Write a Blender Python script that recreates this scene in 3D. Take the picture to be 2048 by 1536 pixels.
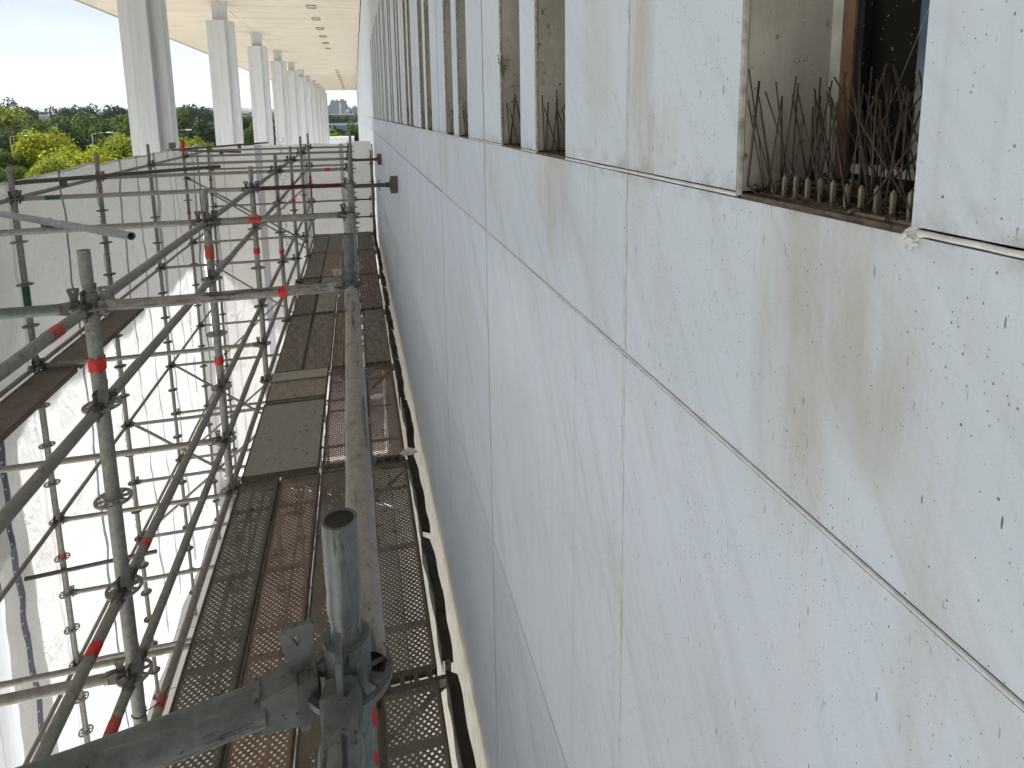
import bpy, bmesh, math, random
import numpy as np
from mathutils import Vector, Matrix
from math import radians, sin, cos, pi
random.seed(7); rng = np.random.default_rng(7)
S = bpy.context.scene
for o in list(bpy.data.objects): bpy.data.objects.remove(o)
COL = S.collection
# ------------------------------------------------------------------ camera (world origin = eye, z up, +Y along the wall)
F, PCY = 1222.6, 405.4                                   # pixels of the 2048 x 1536 photograph
R = ((0.96884683, -0.24720916, -0.01494802), (-0.05073563, -0.13903883, -0.9889864), (0.24240814, 0.95893474, -0.14724964))
cd = bpy.data.cameras.new('camera'); cam = bpy.data.objects.new('camera', cd); COL.objects.link(cam); S.camera = cam
m = Matrix.Identity(4)
for i in range(3):
    m[i][0] = R[0][i]; m[i][1] = -R[1][i]; m[i][2] = -R[2][i]
cam.matrix_world = m
cd.sensor_width = 36; cd.lens = F / 2048 * 36; cd.shift_y = (PCY - 768) / 2048
cd.clip_start = .02; cd.clip_end = 20000
def proj(p):
    q = [sum(R[i][j] * p[j] for j in range(3)) for i in range(3)]
    return 1024 + F * q[0] / q[2], PCY + F * q[1] / q[2]
def ray(u, v):
    c = ((u - 1024) / F, (v - PCY) / F, 1)
    return Vector([sum(R[i][j] * c[i] for i in range(3)) for j in range(3)])
def at(u, v, Y):
    d = ray(u, v); return d * (Y / d.y)
# ------------------------------------------------------------------ sky, sun, exposure
EL, AZ = radians(50), radians(30)                        # the sun stands over the park side, a little ahead
sund = Vector((-cos(EL) * cos(AZ), cos(EL) * sin(AZ), sin(EL)))
W = bpy.data.worlds.new('World'); S.world = W; W.use_nodes = True
nt = W.node_tree; nt.nodes.clear()
def N(nt, t, **k):
    n = nt.nodes.new(t)
    for a, b in k.items():
        if a == 'i':
            for x, y in b.items(): n.inputs[x].default_value = y
        else: setattr(n, a, b)
    return n
out = N(nt, 'ShaderNodeOutputWorld'); bg = N(nt, 'ShaderNodeBackground', i={'Strength': .1})
sky = N(nt, 'ShaderNodeTexSky', sky_type='NISHITA', sun_disc=False, sun_elevation=EL, sun_rotation=math.atan2(sund.x, sund.y),
        air_density=1.0, dust_density=1.5, ozone_density=1.0)
tc = N(nt, 'ShaderNodeTexCoord'); mp = N(nt, 'ShaderNodeMapping', i={'Scale': (1.2, 1.2, 6)})
no = N(nt, 'ShaderNodeTexNoise', i={'Scale': 1.6, 'Detail': 6, 'Roughness': .6})
rp = N(nt, 'ShaderNodeValToRGB'); rp.color_ramp.elements[0].position = .3; rp.color_ramp.elements[1].position = .75
mu = N(nt, 'ShaderNodeMath', operation='MULTIPLY', i={1: .75})
mx = N(nt, 'ShaderNodeMix', data_type='RGBA'); mx.inputs['B'].default_value = (2.35, 2.5, 2.6, 1)
L = nt.links.new
L(tc.outputs['Generated'], mp.inputs[0]); L(mp.outputs[0], no.inputs[0]); L(no.outputs[0], rp.inputs[0]); L(rp.outputs[0], mu.inputs[0])
# thin high cloud veils the whole sky: pale blue-white everywhere, whiter in streaks
mv = N(nt, 'ShaderNodeMix', data_type='RGBA'); mv.inputs['B'].default_value = (1.5, 1.8, 2.05, 1); mv.inputs['Factor'].default_value = .97; L(sky.outputs[0], mv.inputs['A'])
L(mu.outputs[0], mx.inputs['Factor']); L(mv.outputs['Result'], mx.inputs['A']); L(mx.outputs['Result'], bg.inputs[0]); L(bg.outputs[0], out.inputs[0])
sl = bpy.data.lights.new('sun', 'SUN'); sl.energy = 5.0; sl.angle = radians(.5); sl.color = (1, .975, .945)
so = bpy.data.objects.new('sun', sl); COL.objects.link(so); so.rotation_euler = sund.to_track_quat('Z', 'Y').to_euler(); so.location = (-30, 20, 40)
S.render.engine = 'CYCLES'
S.view_settings.view_transform = 'Standard'; S.view_settings.look = 'None'; S.view_settings.gamma = 1
S.view_settings.exposure = 1.75
S.cycles.max_bounces = 10; S.cycles.diffuse_bounces = 6; S.cycles.transparent_max_bounces = 24; S.cycles.transmission_bounces = 8
# ------------------------------------------------------------------ object helpers
def tag(o, label=None, cat=None, group=None, kind=None):
    for k, v in (('label', label), ('category', cat), ('group', group), ('kind', kind)):
        if v: o[k] = v
    return o
def empty(name, loc=(0, 0, 0), rot=None):
    o = bpy.data.objects.new(name, None); o.empty_display_size = .1; COL.objects.link(o); o.location = loc
    if rot is not None: o.rotation_euler = rot
    return o
def link(name, me, mats=(), parent=None, loc=None):
    o = bpy.data.objects.new(name, me)
    mats = mats if isinstance(mats, (list, tuple)) else [mats]
    if not len(me.materials):
        for mt in mats: me.materials.append(mt)
    elif me.materials[0] != mats[0]:                       # shared mesh in another finish
        o.material_slots[0].link = 'OBJECT'; o.material_slots[0].material = mats[0]
    COL.objects.link(o)
    if parent: o.parent = parent
    if loc is not None: o.location = loc
    return o
class MB:
    """collects shapes into one mesh"""
    def __init__(s): s.v = []; s.f = []; s.sm = []
    def add(s, vs, fs, sm=False):
        b = len(s.v); s.v += [tuple(x) for x in vs]; s.f += [tuple(b + i for i in f) for f in fs]; s.sm += [sm] * len(fs); return s
    def box(s, x0, x1, y0, y1, z0, z1):
        return s.add([(x, y, z) for x in (x0, x1) for y in (y0, y1) for z in (z0, z1)],
                     [(0, 1, 3, 2), (4, 6, 7, 5), (0, 4, 5, 1), (2, 3, 7, 6), (0, 2, 6, 4), (1, 5, 7, 3)])
    def tube(s, a, b, r, n=12, r2=None, cap=True, hollow=False):
        a = Vector(a); b = Vector(b); d = (b - a).normalized()
        x = d.orthogonal().normalized(); y = d.cross(x); r2 = r if r2 is None else r2
        ring = lambda c, rr: [c + (x * cos(2 * pi * i / n) + y * sin(2 * pi * i / n)) * rr for i in range(n)]
        s.add(ring(a, r) + ring(b, r2), [(i, (i + 1) % n, n + (i + 1) % n, n + i) for i in range(n)], True)
        if hollow:
            for c, e in ((a, 1), (b, -1)):
                s.add(ring(c, r) + ring(c, r * .86) + ring(c + d * e * .25, r * .86),
                      [(i, n + i, n + (i + 1) % n, (i + 1) % n) for i in range(n)] + [(n + i, 2 * n + i, 2 * n + (i + 1) % n, n + (i + 1) % n) for i in range(n)])
        elif cap:
            s.add(ring(a, r), [tuple(range(n))[::-1]]); s.add(ring(b, r2), [tuple(range(n))])
        return s
    def path(s, pts, r, n=5):
        for a, b in zip(pts, pts[1:]): s.tube(a, b, r, n)
        return s
    def prism(s, poly, z0, z1):
        n = len(poly)
        return s.add([(x, y, z0) for x, y in poly] + [(x, y, z1) for x, y in poly],
                     [(i, (i + 1) % n, n + (i + 1) % n, n + i) for i in range(n)] + [tuple(range(n))[::-1], tuple(range(n, 2 * n))])
    def mesh(s, name='m', bevel=0):
        me = bpy.data.meshes.new(name); me.from_pydata(s.v, [], s.f)
        me.polygons.foreach_set('use_smooth', s.sm); me.update()
        b = bmesh.new(); b.from_mesh(me)
        bmesh.ops.remove_doubles(b, verts=b.verts, dist=1e-5)
        bmesh.ops.recalc_face_normals(b, faces=b.faces)
        if bevel:
            bmesh.ops.bevel(b, geom=[e for e in b.edges if len(e.link_faces) == 2 and e.calc_face_angle(0) > .6], offset=bevel, segments=1, affect='EDGES', clamp_overlap=True)
        else:
            for e in b.edges:
                if len(e.link_faces) == 2 and e.calc_face_angle(0) > .7: e.smooth = False
        b.to_mesh(me); b.free(); return me
    def obj(s, name, mats, parent=None, loc=None, bevel=0): return link(name, s.mesh(name, bevel), mats, parent, loc)
# ------------------------------------------------------------------ material helpers
class G:
    def __init__(s, name, rough=.7, metal=0, spec=.4):
        s.m = bpy.data.materials.new(name); s.m.use_nodes = True; s.t = s.m.node_tree
        s.p = s.t.nodes['Principled BSDF']; s.o = s.t.nodes['Material Output']
        s.p.inputs['Roughness'].default_value = rough; s.p.inputs['Metallic'].default_value = metal; s.p.inputs['Specular IOR Level'].default_value = spec
        s.L = s.t.links.new
    def n(s, t, **k): return N(s.t, t, **k)
    def set(s, sock, v):
        if isinstance(v, bpy.types.NodeSocket): s.L(v, sock)
        elif isinstance(v, (tuple, list)) and len(v) == 3 and sock.type == 'RGBA': sock.default_value = (*v, 1)
        else: sock.default_value = v
    def coord(s, kind='Object', scale=(1, 1, 1), rot=(0, 0, 0), loc=(0, 0, 0)):
        c = s.n('ShaderNodeTexCoord').outputs[kind]
        mpn = s.n('ShaderNodeMapping', i={'Scale': scale, 'Rotation': rot, 'Location': loc}); s.L(c, mpn.inputs[0]); return mpn.outputs[0]
    def M(s, op, a, b=0.0, c=None, clamp=False):
        q = s.n('ShaderNodeMath', operation=op, use_clamp=clamp); s.set(q.inputs[0], a); s.set(q.inputs[1], b)
        if c is not None: s.set(q.inputs[2], c)
        return q.outputs[0]
    def sep(s, v):
        q = s.n('ShaderNodeSeparateXYZ'); s.L(v, q.inputs[0]); return q.outputs
    def comb(s, x, y, z):
        q = s.n('ShaderNodeCombineXYZ'); s.set(q.inputs[0], x); s.set(q.inputs[1], y); s.set(q.inputs[2], z); return q.outputs[0]
    def noise(s, vec, scale, detail=4, rough=.6, dist=0):
        q = s.n('ShaderNodeTexNoise', i={'Scale': scale, 'Detail': detail, 'Roughness': rough, 'Distortion': dist}); s.L(vec, q.inputs[0]); return q.outputs[0]
    def mr(s, v, a, b, c=0.0, d=1.0):
        q = s.n('ShaderNodeMapRange', i={1: a, 2: b, 3: c, 4: d}); s.set(q.inputs[0], v); return q.outputs[0]
    def mix(s, f, a, b, mode='MIX'):
        q = s.n('ShaderNodeMix', data_type='RGBA', blend_type=mode); s.set(q.inputs['Factor'], f); s.set(q.inputs['A'], a); s.set(q.inputs['B'], b); return q.outputs['Result']
    def base(s, c): s.set(s.p.inputs['Base Color'], c); return s
    def bump(s, h, dist=.01, st=1.0):
        q = s.n('ShaderNodeBump', i={'Strength': st, 'Distance': dist}); s.L(h, q.inputs['Height']); s.L(q.outputs[0], s.p.inputs['Normal']); return q.outputs[0]
    def rnd(s): return s.n('ShaderNodeObjectInfo').outputs['Random']
def simple(name, col, rough=.7, metal=0, var=.25, scale=8, spec=.4, bump=0):
    g = G(name, rough, metal, spec); c = g.coord(); n = g.noise(c, scale, 5)
    g.base(g.mix(g.mr(n, .3, .7), tuple(x * (1 - var) for x in col), tuple(min(1, x * (1 + var * .6)) for x in col)))
    if bump: g.bump(n, bump)
    return g.m
# galvanised scaffold steel: zinc spangle, rust and cement dust, different on every piece
def steel(name, base, rustamt=.62, metal=.35, rough=.55, worn=None):
    g = G(name, rough, metal)
    r = g.rnd(); c = g.n('ShaderNodeTexCoord').outputs['Object']; ad = g.n('ShaderNodeVectorMath', operation='ADD'); g.L(c, ad.inputs[0]); g.L(g.comb(g.M('MULTIPLY', r, 31.), 3.7, g.M('MULTIPLY', r, 17.)), ad.inputs[1]); v = ad.outputs[0]
    fine = g.noise(v, 38, 6, .7); mid = g.noise(v, 7, 5, .65); big = g.noise(v, 1.6, 3)
    col = g.mix(g.mr(fine, .3, .7), tuple(x * .62 for x in base), tuple(x * 1.35 for x in base))
    col = g.mix(g.mr(r, 0, 1, 0, .55), col, (base[0] * .95, base[1] * .9, base[2] * .76))       # some weathered warm
    col = g.mix(g.mr(mid, rustamt, rustamt + .12, 0, .75), col, (.085, .042, .025))
    col = g.mix(g.M('MULTIPLY', g.mr(mid, .34, .26), .55), col, (.36, .34, .31))
    sp = g.noise(v, 90, 3, .5); col = g.mix(g.mr(sp, .66, .72, 0, .8), col, (.03, .024, .02))
    if worn:                                              # long black scuffs and pale rubbed streaks along the tube
        wv = g.n('ShaderNodeMapping', i={'Scale': worn}); g.L(v, wv.inputs[0]); ws = g.noise(wv.outputs[0], 1., 6, .7, .3)
        col = g.mix(g.mr(ws, .545, .62, 0, .85), col, (.028, .026, .025)); col = g.mix(g.mr(ws, .40, .28, 0, .6), col, (.26, .27, .28))
    g.base(col); g.set(g.p.inputs['Roughness'], g.mr(big, .3, .7, rough - .1, rough + .22)); g.bump(fine, .0012, .6)
    return g.m
M_steel = steel('galvanised_steel', (.255, .25, .235), .62, .2)
M_near = steel('zinc_steel_bluish', (.14, .15, .158), .68)
M_wornz = steel('worn_zinc_upright', (.13, .145, .15), .66, worn=(55, 55, 6)); M_wornx = steel('worn_zinc_ledger', (.14, .148, .15), .66, worn=(5, 50, 50))
M_pale = steel('dusty_pale_steel', (.29, .27, .265), .57, .1, .7, worn=(3, 40, 40))
M_dark = steel('dark_cast_steel', (.105, .10, .095), .6, .3, .5)
M_silver = steel('bright_zinc_tube', (.27, .29, .31), .9, .55, .42)
M_green = steel('greenish_steel', (.13, .165, .155), .64)
M_red = steel('dark_red_painted_steel', (.075, .012, .012), .7, .1, .6)
def tapemat(name, col):
    g = G(name, .45, 0, .5); n = g.noise(g.coord(), 60, 4); g.base(g.mix(g.mr(n, .5, .62, 0, .7), col, (col[0] * .22 + .02, .02, .015))); g.bump(n, .002); return g.m
M_tapeR = tapemat('red_tape', (.62, .022, .014)); M_tapeO = tapemat('faded_orange_tape', (.42, .07, .02)); M_tapeG = tapemat('green_paint', (.008, .085, .03))
M_tapeP = tapemat('faded_red_tape', (.46, .05, .035))
# ------------------------------------------------------------------ the marble wall material
WX, SILL = .43, -.10; PW, PJ = 1.154, .927
H2, H3, H4 = -.415, -1.615, -2.815; TOP = 1.64
def marble(name, warm=0, dirt=1.0, streak=True):
    g = G(name, .5, 0, .35); c = g.coord(); x, y, z = g.sep(c)
    # per panel tone
    py = g.M('FLOOR', g.M('DIVIDE', g.M('SUBTRACT', y, PJ), PW)); pz = g.M('FLOOR', g.M('DIVIDE', g.M('SUBTRACT', z, H2), 1.2))
    wn = g.n('ShaderNodeTexWhiteNoise', noise_dimensions='3D'); g.L(g.comb(py, pz, 3.), wn.inputs[0]); pr = wn.outputs[0]
    col = g.mix(pr, (.60, .67, .79), (.655, .715, .815))
    # soft cloudy variation and diagonal veins
    cl = g.noise(c, 1.7, 6, .62); col = g.mix(g.mr(cl, .36, .68, 0, .55), col, (.53, .60, .72))
    vr = g.n('ShaderNodeVectorRotate', rotation_type='X_AXIS'); g.L(c, vr.inputs[0]); g.L(g.mr(wn.outputs[0], 0, 1, .95, .5), vr.inputs['Angle'])
    vm = g.n('ShaderNodeMapping', i={'Scale': (1, 16, 1.6)}); g.L(vr.outputs[0], vm.inputs[0])
    ve = g.noise(vm.outputs[0], 1.0, 7, .68, .4); col = g.mix(g.mr(ve, .50, .70, 0, .55), col, (.47, .49, .53))
    col = g.mix(g.mr(ve, .42, .3, 0, .3), col, (.73, .77, .83))
    # thin vertical weathering streaks
    vs = g.coord(scale=(1, 42, 1.2)); st = g.noise(vs, 1.0, 5, .6); col = g.mix(g.mr(st, .55, .74, 0, .30), col, (.44, .455, .46))
    # beige run-off stains, each with its own place on the stone
    blot = g.noise(g.coord(scale=(1, 15, 2.6)), 1.0, 7, .68, .3)
    tot = None
    for (sy, sz, ry, rz, st_) in ((.475, -.20, .085, .10, 1.0), (.41, -.24, .055, .08, .9), (.505, -.33, .04, .10, .9), (.56, -.27, .02, .16, .6), (.88, .12, .035, .30, 1.0), (.83, -.04, .06, .06, .9),
                                  (1.31, -.19, .12, .12, .8), (.35, -.42, .02, .16, .5), (2.0, -.2, .12, .12, .5), (3.05, -.2, .1, .2, .5), (1.05, .15, .07, .16, .5)):
        a = g.M('DIVIDE', g.M('SUBTRACT', y, sy), ry); b = g.M('DIVIDE', g.M('SUBTRACT', z, sz), rz)
        d = g.mr(g.M('ADD', g.M('MULTIPLY', a, a), g.M('MULTIPLY', b, b)), 0, 2.0, st_, 0)
        tot = d if tot is None else g.M('MAXIMUM', tot, d)
    sm = g.M('MULTIPLY', tot, g.mr(blot, .34, .60)); col = g.mix(g.M('MULTIPLY', sm, .78), col, (.45, .43, .38))
    gen = g.noise(g.coord(scale=(1, 3.5, .9), loc=(0, 4, 9)), 1., 5, .6); col = g.mix(g.mr(gen, .58, .78, 0, .32), col, (.52, .49, .42))
    # grime that collects along the sill joint
    if dirt:
        dj = g.M('ABSOLUTE', g.M('SUBTRACT', z, SILL + .004)); gn = g.noise(c, 26, 5, .7)
        col = g.mix(g.M('MULTIPLY', g.mr(dj, .0, .03, .55, 0), g.mr(gn, .45, .62)), col, (.27, .24, .19))
        # insect specks and short drips, denser in some patches
        clus = g.noise(c, 5.5, 3, .6)
        for (sy, sz, th, rr, seed, pres) in ((80, 13, .055, .055, 1.3, .27), (60, 48, .046, .050, 5.1, .30), (95, 4.6, .026, .03, 9.7, .14), (170, 90, .085, .10, 13.7, .18)):
            vv = g.coord(scale=(1, sy, sz), loc=(0, seed, seed * 2)); q = g.sep(vv)
            vo = g.n('ShaderNodeTexVoronoi', voronoi_dimensions='2D', i={'Scale': 1, 'Randomness': .9}); g.L(g.comb(q[1], q[2], 0.), vo.inputs[0])
            rc = g.sep(vo.outputs['Color']); thr = g.M('MULTIPLY', g.M('LESS_THAN', g.M('ADD', rc[0], g.M('MULTIPLY', g.M('SUBTRACT', clus, .5), 1.1)), pres), g.M('ADD', g.M('MULTIPLY', rc[1], rr), th - rr * .6))
            mk = g.M('LESS_THAN', vo.outputs['Distance'], thr); col = g.mix(g.M('MULTIPLY', mk, g.mr(rc[2], 0, 1, .2, .85)), col, (.045, .035, .03))
    fin = g.noise(c, 260, 3, .7); col = g.mix(.10, col, g.mix(fin, (.3, .3, .3), (1, 1, 1)), 'MULTIPLY') if 0 else col
    if warm: col = g.mix(warm, col, (.66, .60, .48))
    g.base(col); h = g.M('ADD', g.M('MULTIPLY', ve, .5), g.M('MULTIPLY', fin, .25)); g.bump(h, .003, .5)
    return g.m
M_marble = marble('white_marble'); M_marble_in = marble('marble_parapet', .2, 0)
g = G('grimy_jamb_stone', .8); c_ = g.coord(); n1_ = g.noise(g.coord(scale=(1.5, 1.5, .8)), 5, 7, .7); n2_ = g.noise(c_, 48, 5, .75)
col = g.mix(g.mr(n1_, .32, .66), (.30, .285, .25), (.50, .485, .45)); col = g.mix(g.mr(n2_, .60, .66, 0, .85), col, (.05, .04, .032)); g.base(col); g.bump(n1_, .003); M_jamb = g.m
g = G('bounce_tinted_base_stone', .75); n = g.noise(g.coord(scale=(1, 1, 1)), 9, 7, .7); g.base(g.mix(g.mr(n, .35, .68), (.50, .48, .43), (.74, .72, .67))); g.bump(n, .012); M_base = g.m  # lower wall course, coloured cream for the warm light bouncing up from below
M_bead = simple('white_sealant', (.70, .71, .71), .5, 0, .2, 40, bump=.0015); M_joint = simple('dark_joint_grime', (.045, .04, .036), .9)
M_grime = simple('sill_grime', (.14, .11, .085), .95, 0, .6, 55, bump=.006)
# ================================================================== THE SETTING
def plane(name, x0, x1, y0, y1, z, mat, kind='structure'):
    o = MB().add([(x0, y0, z), (x1, y0, z), (x1, y1, z), (x0, y1, z)], [(0, 1, 2, 3)]).obj(name, mat); return tag(o, kind=kind)
g = G('park_ground', .95); n = g.noise(g.coord(), .05, 8, .7); n2 = g.noise(g.coord(), .9, 5); g.base(g.mix(g.mr(n, .5, .62), g.mix(n2, (.030, .045, .012), (.06, .075, .02)), (.13, .10, .065))); M_ground = g.m
plane('ground', -9000, 9000, -300, 12000, -15, M_ground)
g = G('terrace_paving', .8); br = g.n('ShaderNodeTexBrick', i={'Scale': 1, 'Brick Width': 1.2, 'Row Height': 1.2, 'Mortar Size': .008, 'Color1': (.68, .665, .64, 1), 'Color2': (.62, .605, .585, 1), 'Mortar': (.3, .28, .24, 1)}); g.L(g.coord(), br.inputs[0]); g.base(br.outputs[0]); M_pave = g.m
tag(MB().box(-14, .40, -14, 119, -15.0, -9).obj('terrace', M_pave), kind='structure')
g = G('asphalt', .9); n = g.noise(g.coord(), 2, 6); g.base(g.mix(n, (.045, .045, .047), (.07, .07, .07))); M_asph = g.m
o = MB(); 
for a, b in (((-60, 30), (-24, 150)), ((-24, 150), (-18, 320))):
    A = Vector((a[0], a[1], -14.99)); B = Vector((b[0], b[1], -14.99)); nrm = Vector((B.y - A.y, A.x - B.x, 0)).normalized() * 5
    o.add([A - nrm, A + nrm, B + nrm, B - nrm], [(0, 1, 2, 3)])
tag(o.obj('road', M_asph), kind='structure')
g = G('river_water', .12, 0, .6); n = g.noise(g.coord(scale=(1, .2, 1)), .8, 4); g.base((.10, .15, .19)); g.bump(n, .02); M_water = g.m
tag(MB().add([(-60, 190, -14.95), (70, 190, -14.95), (260, 640, -14.95), (-75, 640, -14.95)], [(0, 1, 2, 3)]).obj('river', M_water), kind='structure')
# far ridges
def ridge(name, Y, u0, u1, vt, amp, mat, seed):
    r = random.Random(seed); ph = [(r.uniform(.5, 9), r.uniform(0, 6), r.uniform(.2, 1)) for _ in range(9)]
    vs = []; fs = []; n = 160
    for i in range(n + 1):
        t = i / n; p = at(u0 + (u1 - u0) * t, vt(t), Y); h = p.z + amp * sum(a * sin(f * t * 12 + s) for f, s, a in ph) / 4
        for k, (dy, zz) in enumerate(((0, -15), (.03 * Y, (h - 15) * .5), (.10 * Y, h), (.2 * Y, h * .8), (.4 * Y, -15))): vs.append((p.x * (1 + dy / Y), Y + dy, zz))
    for i in range(n):
        for k in range(4): a = i * 5 + k; fs.append((a, a + 5, a + 6, a + 1))
    return tag(MB().add(vs, fs, True).obj(name, mat), kind='structure')
g = G('wooded_hillside', .95); n = g.noise(g.coord(), .012, 8, .7); g.base(g.mix(g.mr(n, .4, .7), (.035, .05, .035), (.06, .075, .05))); M_hill = g.m
ridge('hills', 5200, -700, 700, lambda t: 206 + 12 * t, 14, M_hill, 3)
ridge('hills', 2600, 330, 1000, lambda t: 212 + 10 * t, 5, M_hill, 5)
# ================================================================== THE MARBLE BUILDING
bld = empty('marble_building'); tag(bld, 'long white marble building with tall slot windows and a cream overhanging roof', 'building')
gap = .0042
joints = [PJ + PW * k for k in range(-3, 64)]; YEND = 64.0
slots = []                                              # (y0,y1)
for k in range(-2, 64):
    j = PJ + PW * k
    if k == -1: slots += [(-.02, .20), (.390, .620)]
    else: slots += [(j + .305, j + .516), (j + .667, j + .886)]
slots = [s for s in slots if s[1] < 15.2 and s[0] > -1.2]
near = lambda y: y < 16
wm = MB(); T = .14
ys = [j for j in joints if j < YEND] + [YEND]
gv = lambda j: .0045 if j < 1.5 else .0062
def slab(y0, y1, z0, z1, t=.03): wm.box(WX, WX + t, y0 + gv(y0), y1 - gv(y1), z0 + gap, z1 - gap)
for a, b in zip(ys, ys[1:]):
    for z0, z1 in ((H2, SILL), (H3, H2), (H4, H3)): slab(a, b, z0, z1)
    for z0, z1 in ((TOP, 2.8), (2.8, 3.9)): slab(a, b, z0, z1)
    ss = [s for s in slots if s[0] >= a - .01 and s[1] <= b + .01]
    if not ss: slab(a, b, SILL, TOP); continue
    yy = [a] + [v for s in ss for v in s] + [b]
    for p, q_ in zip(yy[::2], yy[1::2]):
        wm.box(WX, WX + T, p + (gv(a) if p == a else 0), q_ - (gv(b) if q_ == b else 0), SILL + gap, TOP - gap)
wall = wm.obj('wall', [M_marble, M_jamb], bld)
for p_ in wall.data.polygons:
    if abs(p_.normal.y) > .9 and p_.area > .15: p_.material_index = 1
MB().box(WX + .012, WX + .3, ys[0], YEND, -9, SILL - .004).box(WX + .012, WX + .3, ys[0], YEND, TOP + .004, 3.9).box(WX + .012, WX + .05, 15.25, YEND, SILL - .004, TOP + .004).obj('joint_backing', M_joint, bld)
MB().box(WX + .004, WX + .0115, ys[0], YEND, -9, H4 - .006).obj('wall_base', M_base, bld)
MB().box(WX + .30, WX + .9, ys[0], YEND, -9, 3.9).obj('inner_wall', M_joint, bld)
# sealant beads
bm_ = MB(); r2 = random.Random(4)
def bead(a, b, r, n=24):
    a = Vector(a); b = Vector(b); pts = [a.lerp(b, i / n) for i in range(n + 1)]
    pts = [p + Vector((-abs(r2.gauss(0, .0004)), r2.gauss(0, .0003), r2.gauss(0, .0003))) for p in pts]
    for p, q_ in zip(pts, pts[1:]): bm_.tube(p, q_, r, 8, cap=False)
X_ = WX + .0008
for z in (H2,): bead((X_, ys[0], z), (X_, 3.2, z), .0024, 40)
for a, b in zip([-1.2] + [s[1] for s in slots], [s[0] for s in slots] + [20]):
    if b < 4: bead((X_, a + .002, SILL), (X_, b - .002, SILL), .0025, 10)
for j in joints:
    if j < 1.5:
        for z0, z1 in ((H4, H3), (H3, H2), (H2, SILL), (SILL, TOP), (TOP, 3.9)): bead((X_, j, z0 + .004), (X_, j, z1 - .004), .0021, 14)
for i in range(16):
    p = Vector((X_ - .001, .388 + r2.gauss(0, .003), SILL - .004 + r2.gauss(0, .003))); bm_.tube(p, p + Vector((r2.gauss(0, .004), r2.gauss(0, .004), r2.gauss(0, .003))), .0028, 6)
bm_.obj('sealant_joint', M_bead, bld)
# windows
M_glass = G('window_glass', .03, 0, .22).base((.012, .010, .009)).m
g = G('painted_sky_reflection', .2, 0, .9); g.base(g.mix(g.mr(g.sep(g.coord())[2], -.02, .06), (.30, .32, .34), (.055, .095, .17))); M_blue = g.m  # sky reflection painted into the colour: blue above, fading to pale at the bottom
M_frameW = simple('white_window_frame', (.55, .55, .53), .6, 0, .35, 20); M_wood = simple('raw_wood_strip', (.20, .115, .075), .8, 0, .5, 25, bump=.003)
M_black = simple('black_gasket', (.012, .012, .012), .5)
def window(y0, y1, det):
    w = MB(); gx = WX + .115
    w.box(gx, gx + .03, y1 - .020, y1, SILL + .001, TOP - .001).box(gx, gx + .03, y0, y0 + .012, SILL + .001, TOP - .001).box(gx, gx + .03, y0 + .013, y1 - .021, SILL + .001, SILL + .018)
    fr = w.obj('window', M_frameW, bld)
    MB().box(gx + .012, gx + .018, y0 + .012 + (.02 if det else 0), y1 - .0215, SILL + .019, TOP - .002).obj('pane', M_glass, fr)
    MB().box(WX + .002, WX + T + .004, y0 + .0012, y1 - .0012, SILL - .006, SILL + .0015).obj('sill', M_grime if det else M_grime, fr)
    if det:
        MB().box(gx - .004, gx + .011, y1 - .038, y1 - .0205, SILL + .002, TOP - .002).obj('wood_strip', M_wood, fr)
        MB().box(gx - .001, gx + .011, y1 - .048, y1 - .0385, SILL + .019, TOP - .002).obj('gasket', M_black, fr)
        MB().box(gx - .008, gx + .010, y0 + .012, y1 - .0495, SILL + .026, SILL + .036).obj('glazing_bar', M_frameW, fr)
        MB().box(gx - .002, gx + .010, y0 + .012, y1 - .0495, SILL + .004, SILL + .0255).obj('gasket', M_black, fr)
        MB().box(gx + .0115, gx + .0185, y0 + .0125, y0 + .124, SILL + .0365, TOP - .003).obj('reflection_strip', M_blue, fr)  # strip of the pane that carries the painted sky reflection
for (y0, y1) in slots: window(y0, y1, abs(y0 - .39) < .01)
# dirty sealant bead on the far jamb of each near slot
M_js = simple('dirty_jamb_sealant', (.40, .385, .36), .7, 0, .5, 70, bump=.002)
for (y0, y1) in slots:
    if y1 < 6:
        jm = MB()
        for i in range(14):
            a = SILL + (TOP - SILL) * i / 14; jm.tube((WX + .001, y1 + .001 + r2.gauss(0, .0006), a), (WX + .001, y1 + .001 + r2.gauss(0, .0006), a + (TOP - SILL) / 14), .0042, 6, cap=False)
        jm.obj('jamb_sealant', M_js, bld)
# roof: soffit panels with open joints
g = G('cream_soffit', .8, 0, .3); n = g.noise(g.coord(), .5, 6, .65); n2 = g.noise(g.coord(scale=(.15, 3, 1)), 1., 6); col = g.mix(g.mr(n, .3, .7), (.46, .41, .34), (.53, .48, .405)); col = g.mix(g.mr(n2, .55, .8, 0, .3), col, (.5, .43, .33)); g.base(col); g.bump(g.noise(g.coord(), 18, 5), .01); M_soffit = g.m
rf = MB(); xs = [-8.75, -4.36, WX - .03]; yy = [-14 + 1.475 * i for i in range(82)]
for a, b in zip(yy, yy[1:]):
    for x0, x1 in zip(xs, xs[1:]): rf.box(x0 + .008, x1 - .008, a + .018, b - .018, 3.9, 3.95)
roof = rf.obj('roof', M_soffit, bld)
MB().box(-8.7, WX + .9, -14, yy[-1] - .1, 3.952, 4.3).obj('roof_slab', simple('dark_soffit_void', (.16, .13, .10)), bld)
MB().box(-8.80, -8.752, -14, yy[-1], 3.86, 4.9).box(-8.75, WX + .9, yy[-1] - .001, yy[-1] + .05, 3.88, 4.9).box(-8.75, WX + .9, -14, yy[-1] - .02, 4.31, 4.9).obj('roof_edge', simple('roof_edge_metal', (.42, .38, .31), .5), bld)
M_lamph = simple('lamp_housing', (.22, .185, .14), .6); M_lampg = simple('lamp_glass', (.45, .42, .36), .3)
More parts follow.
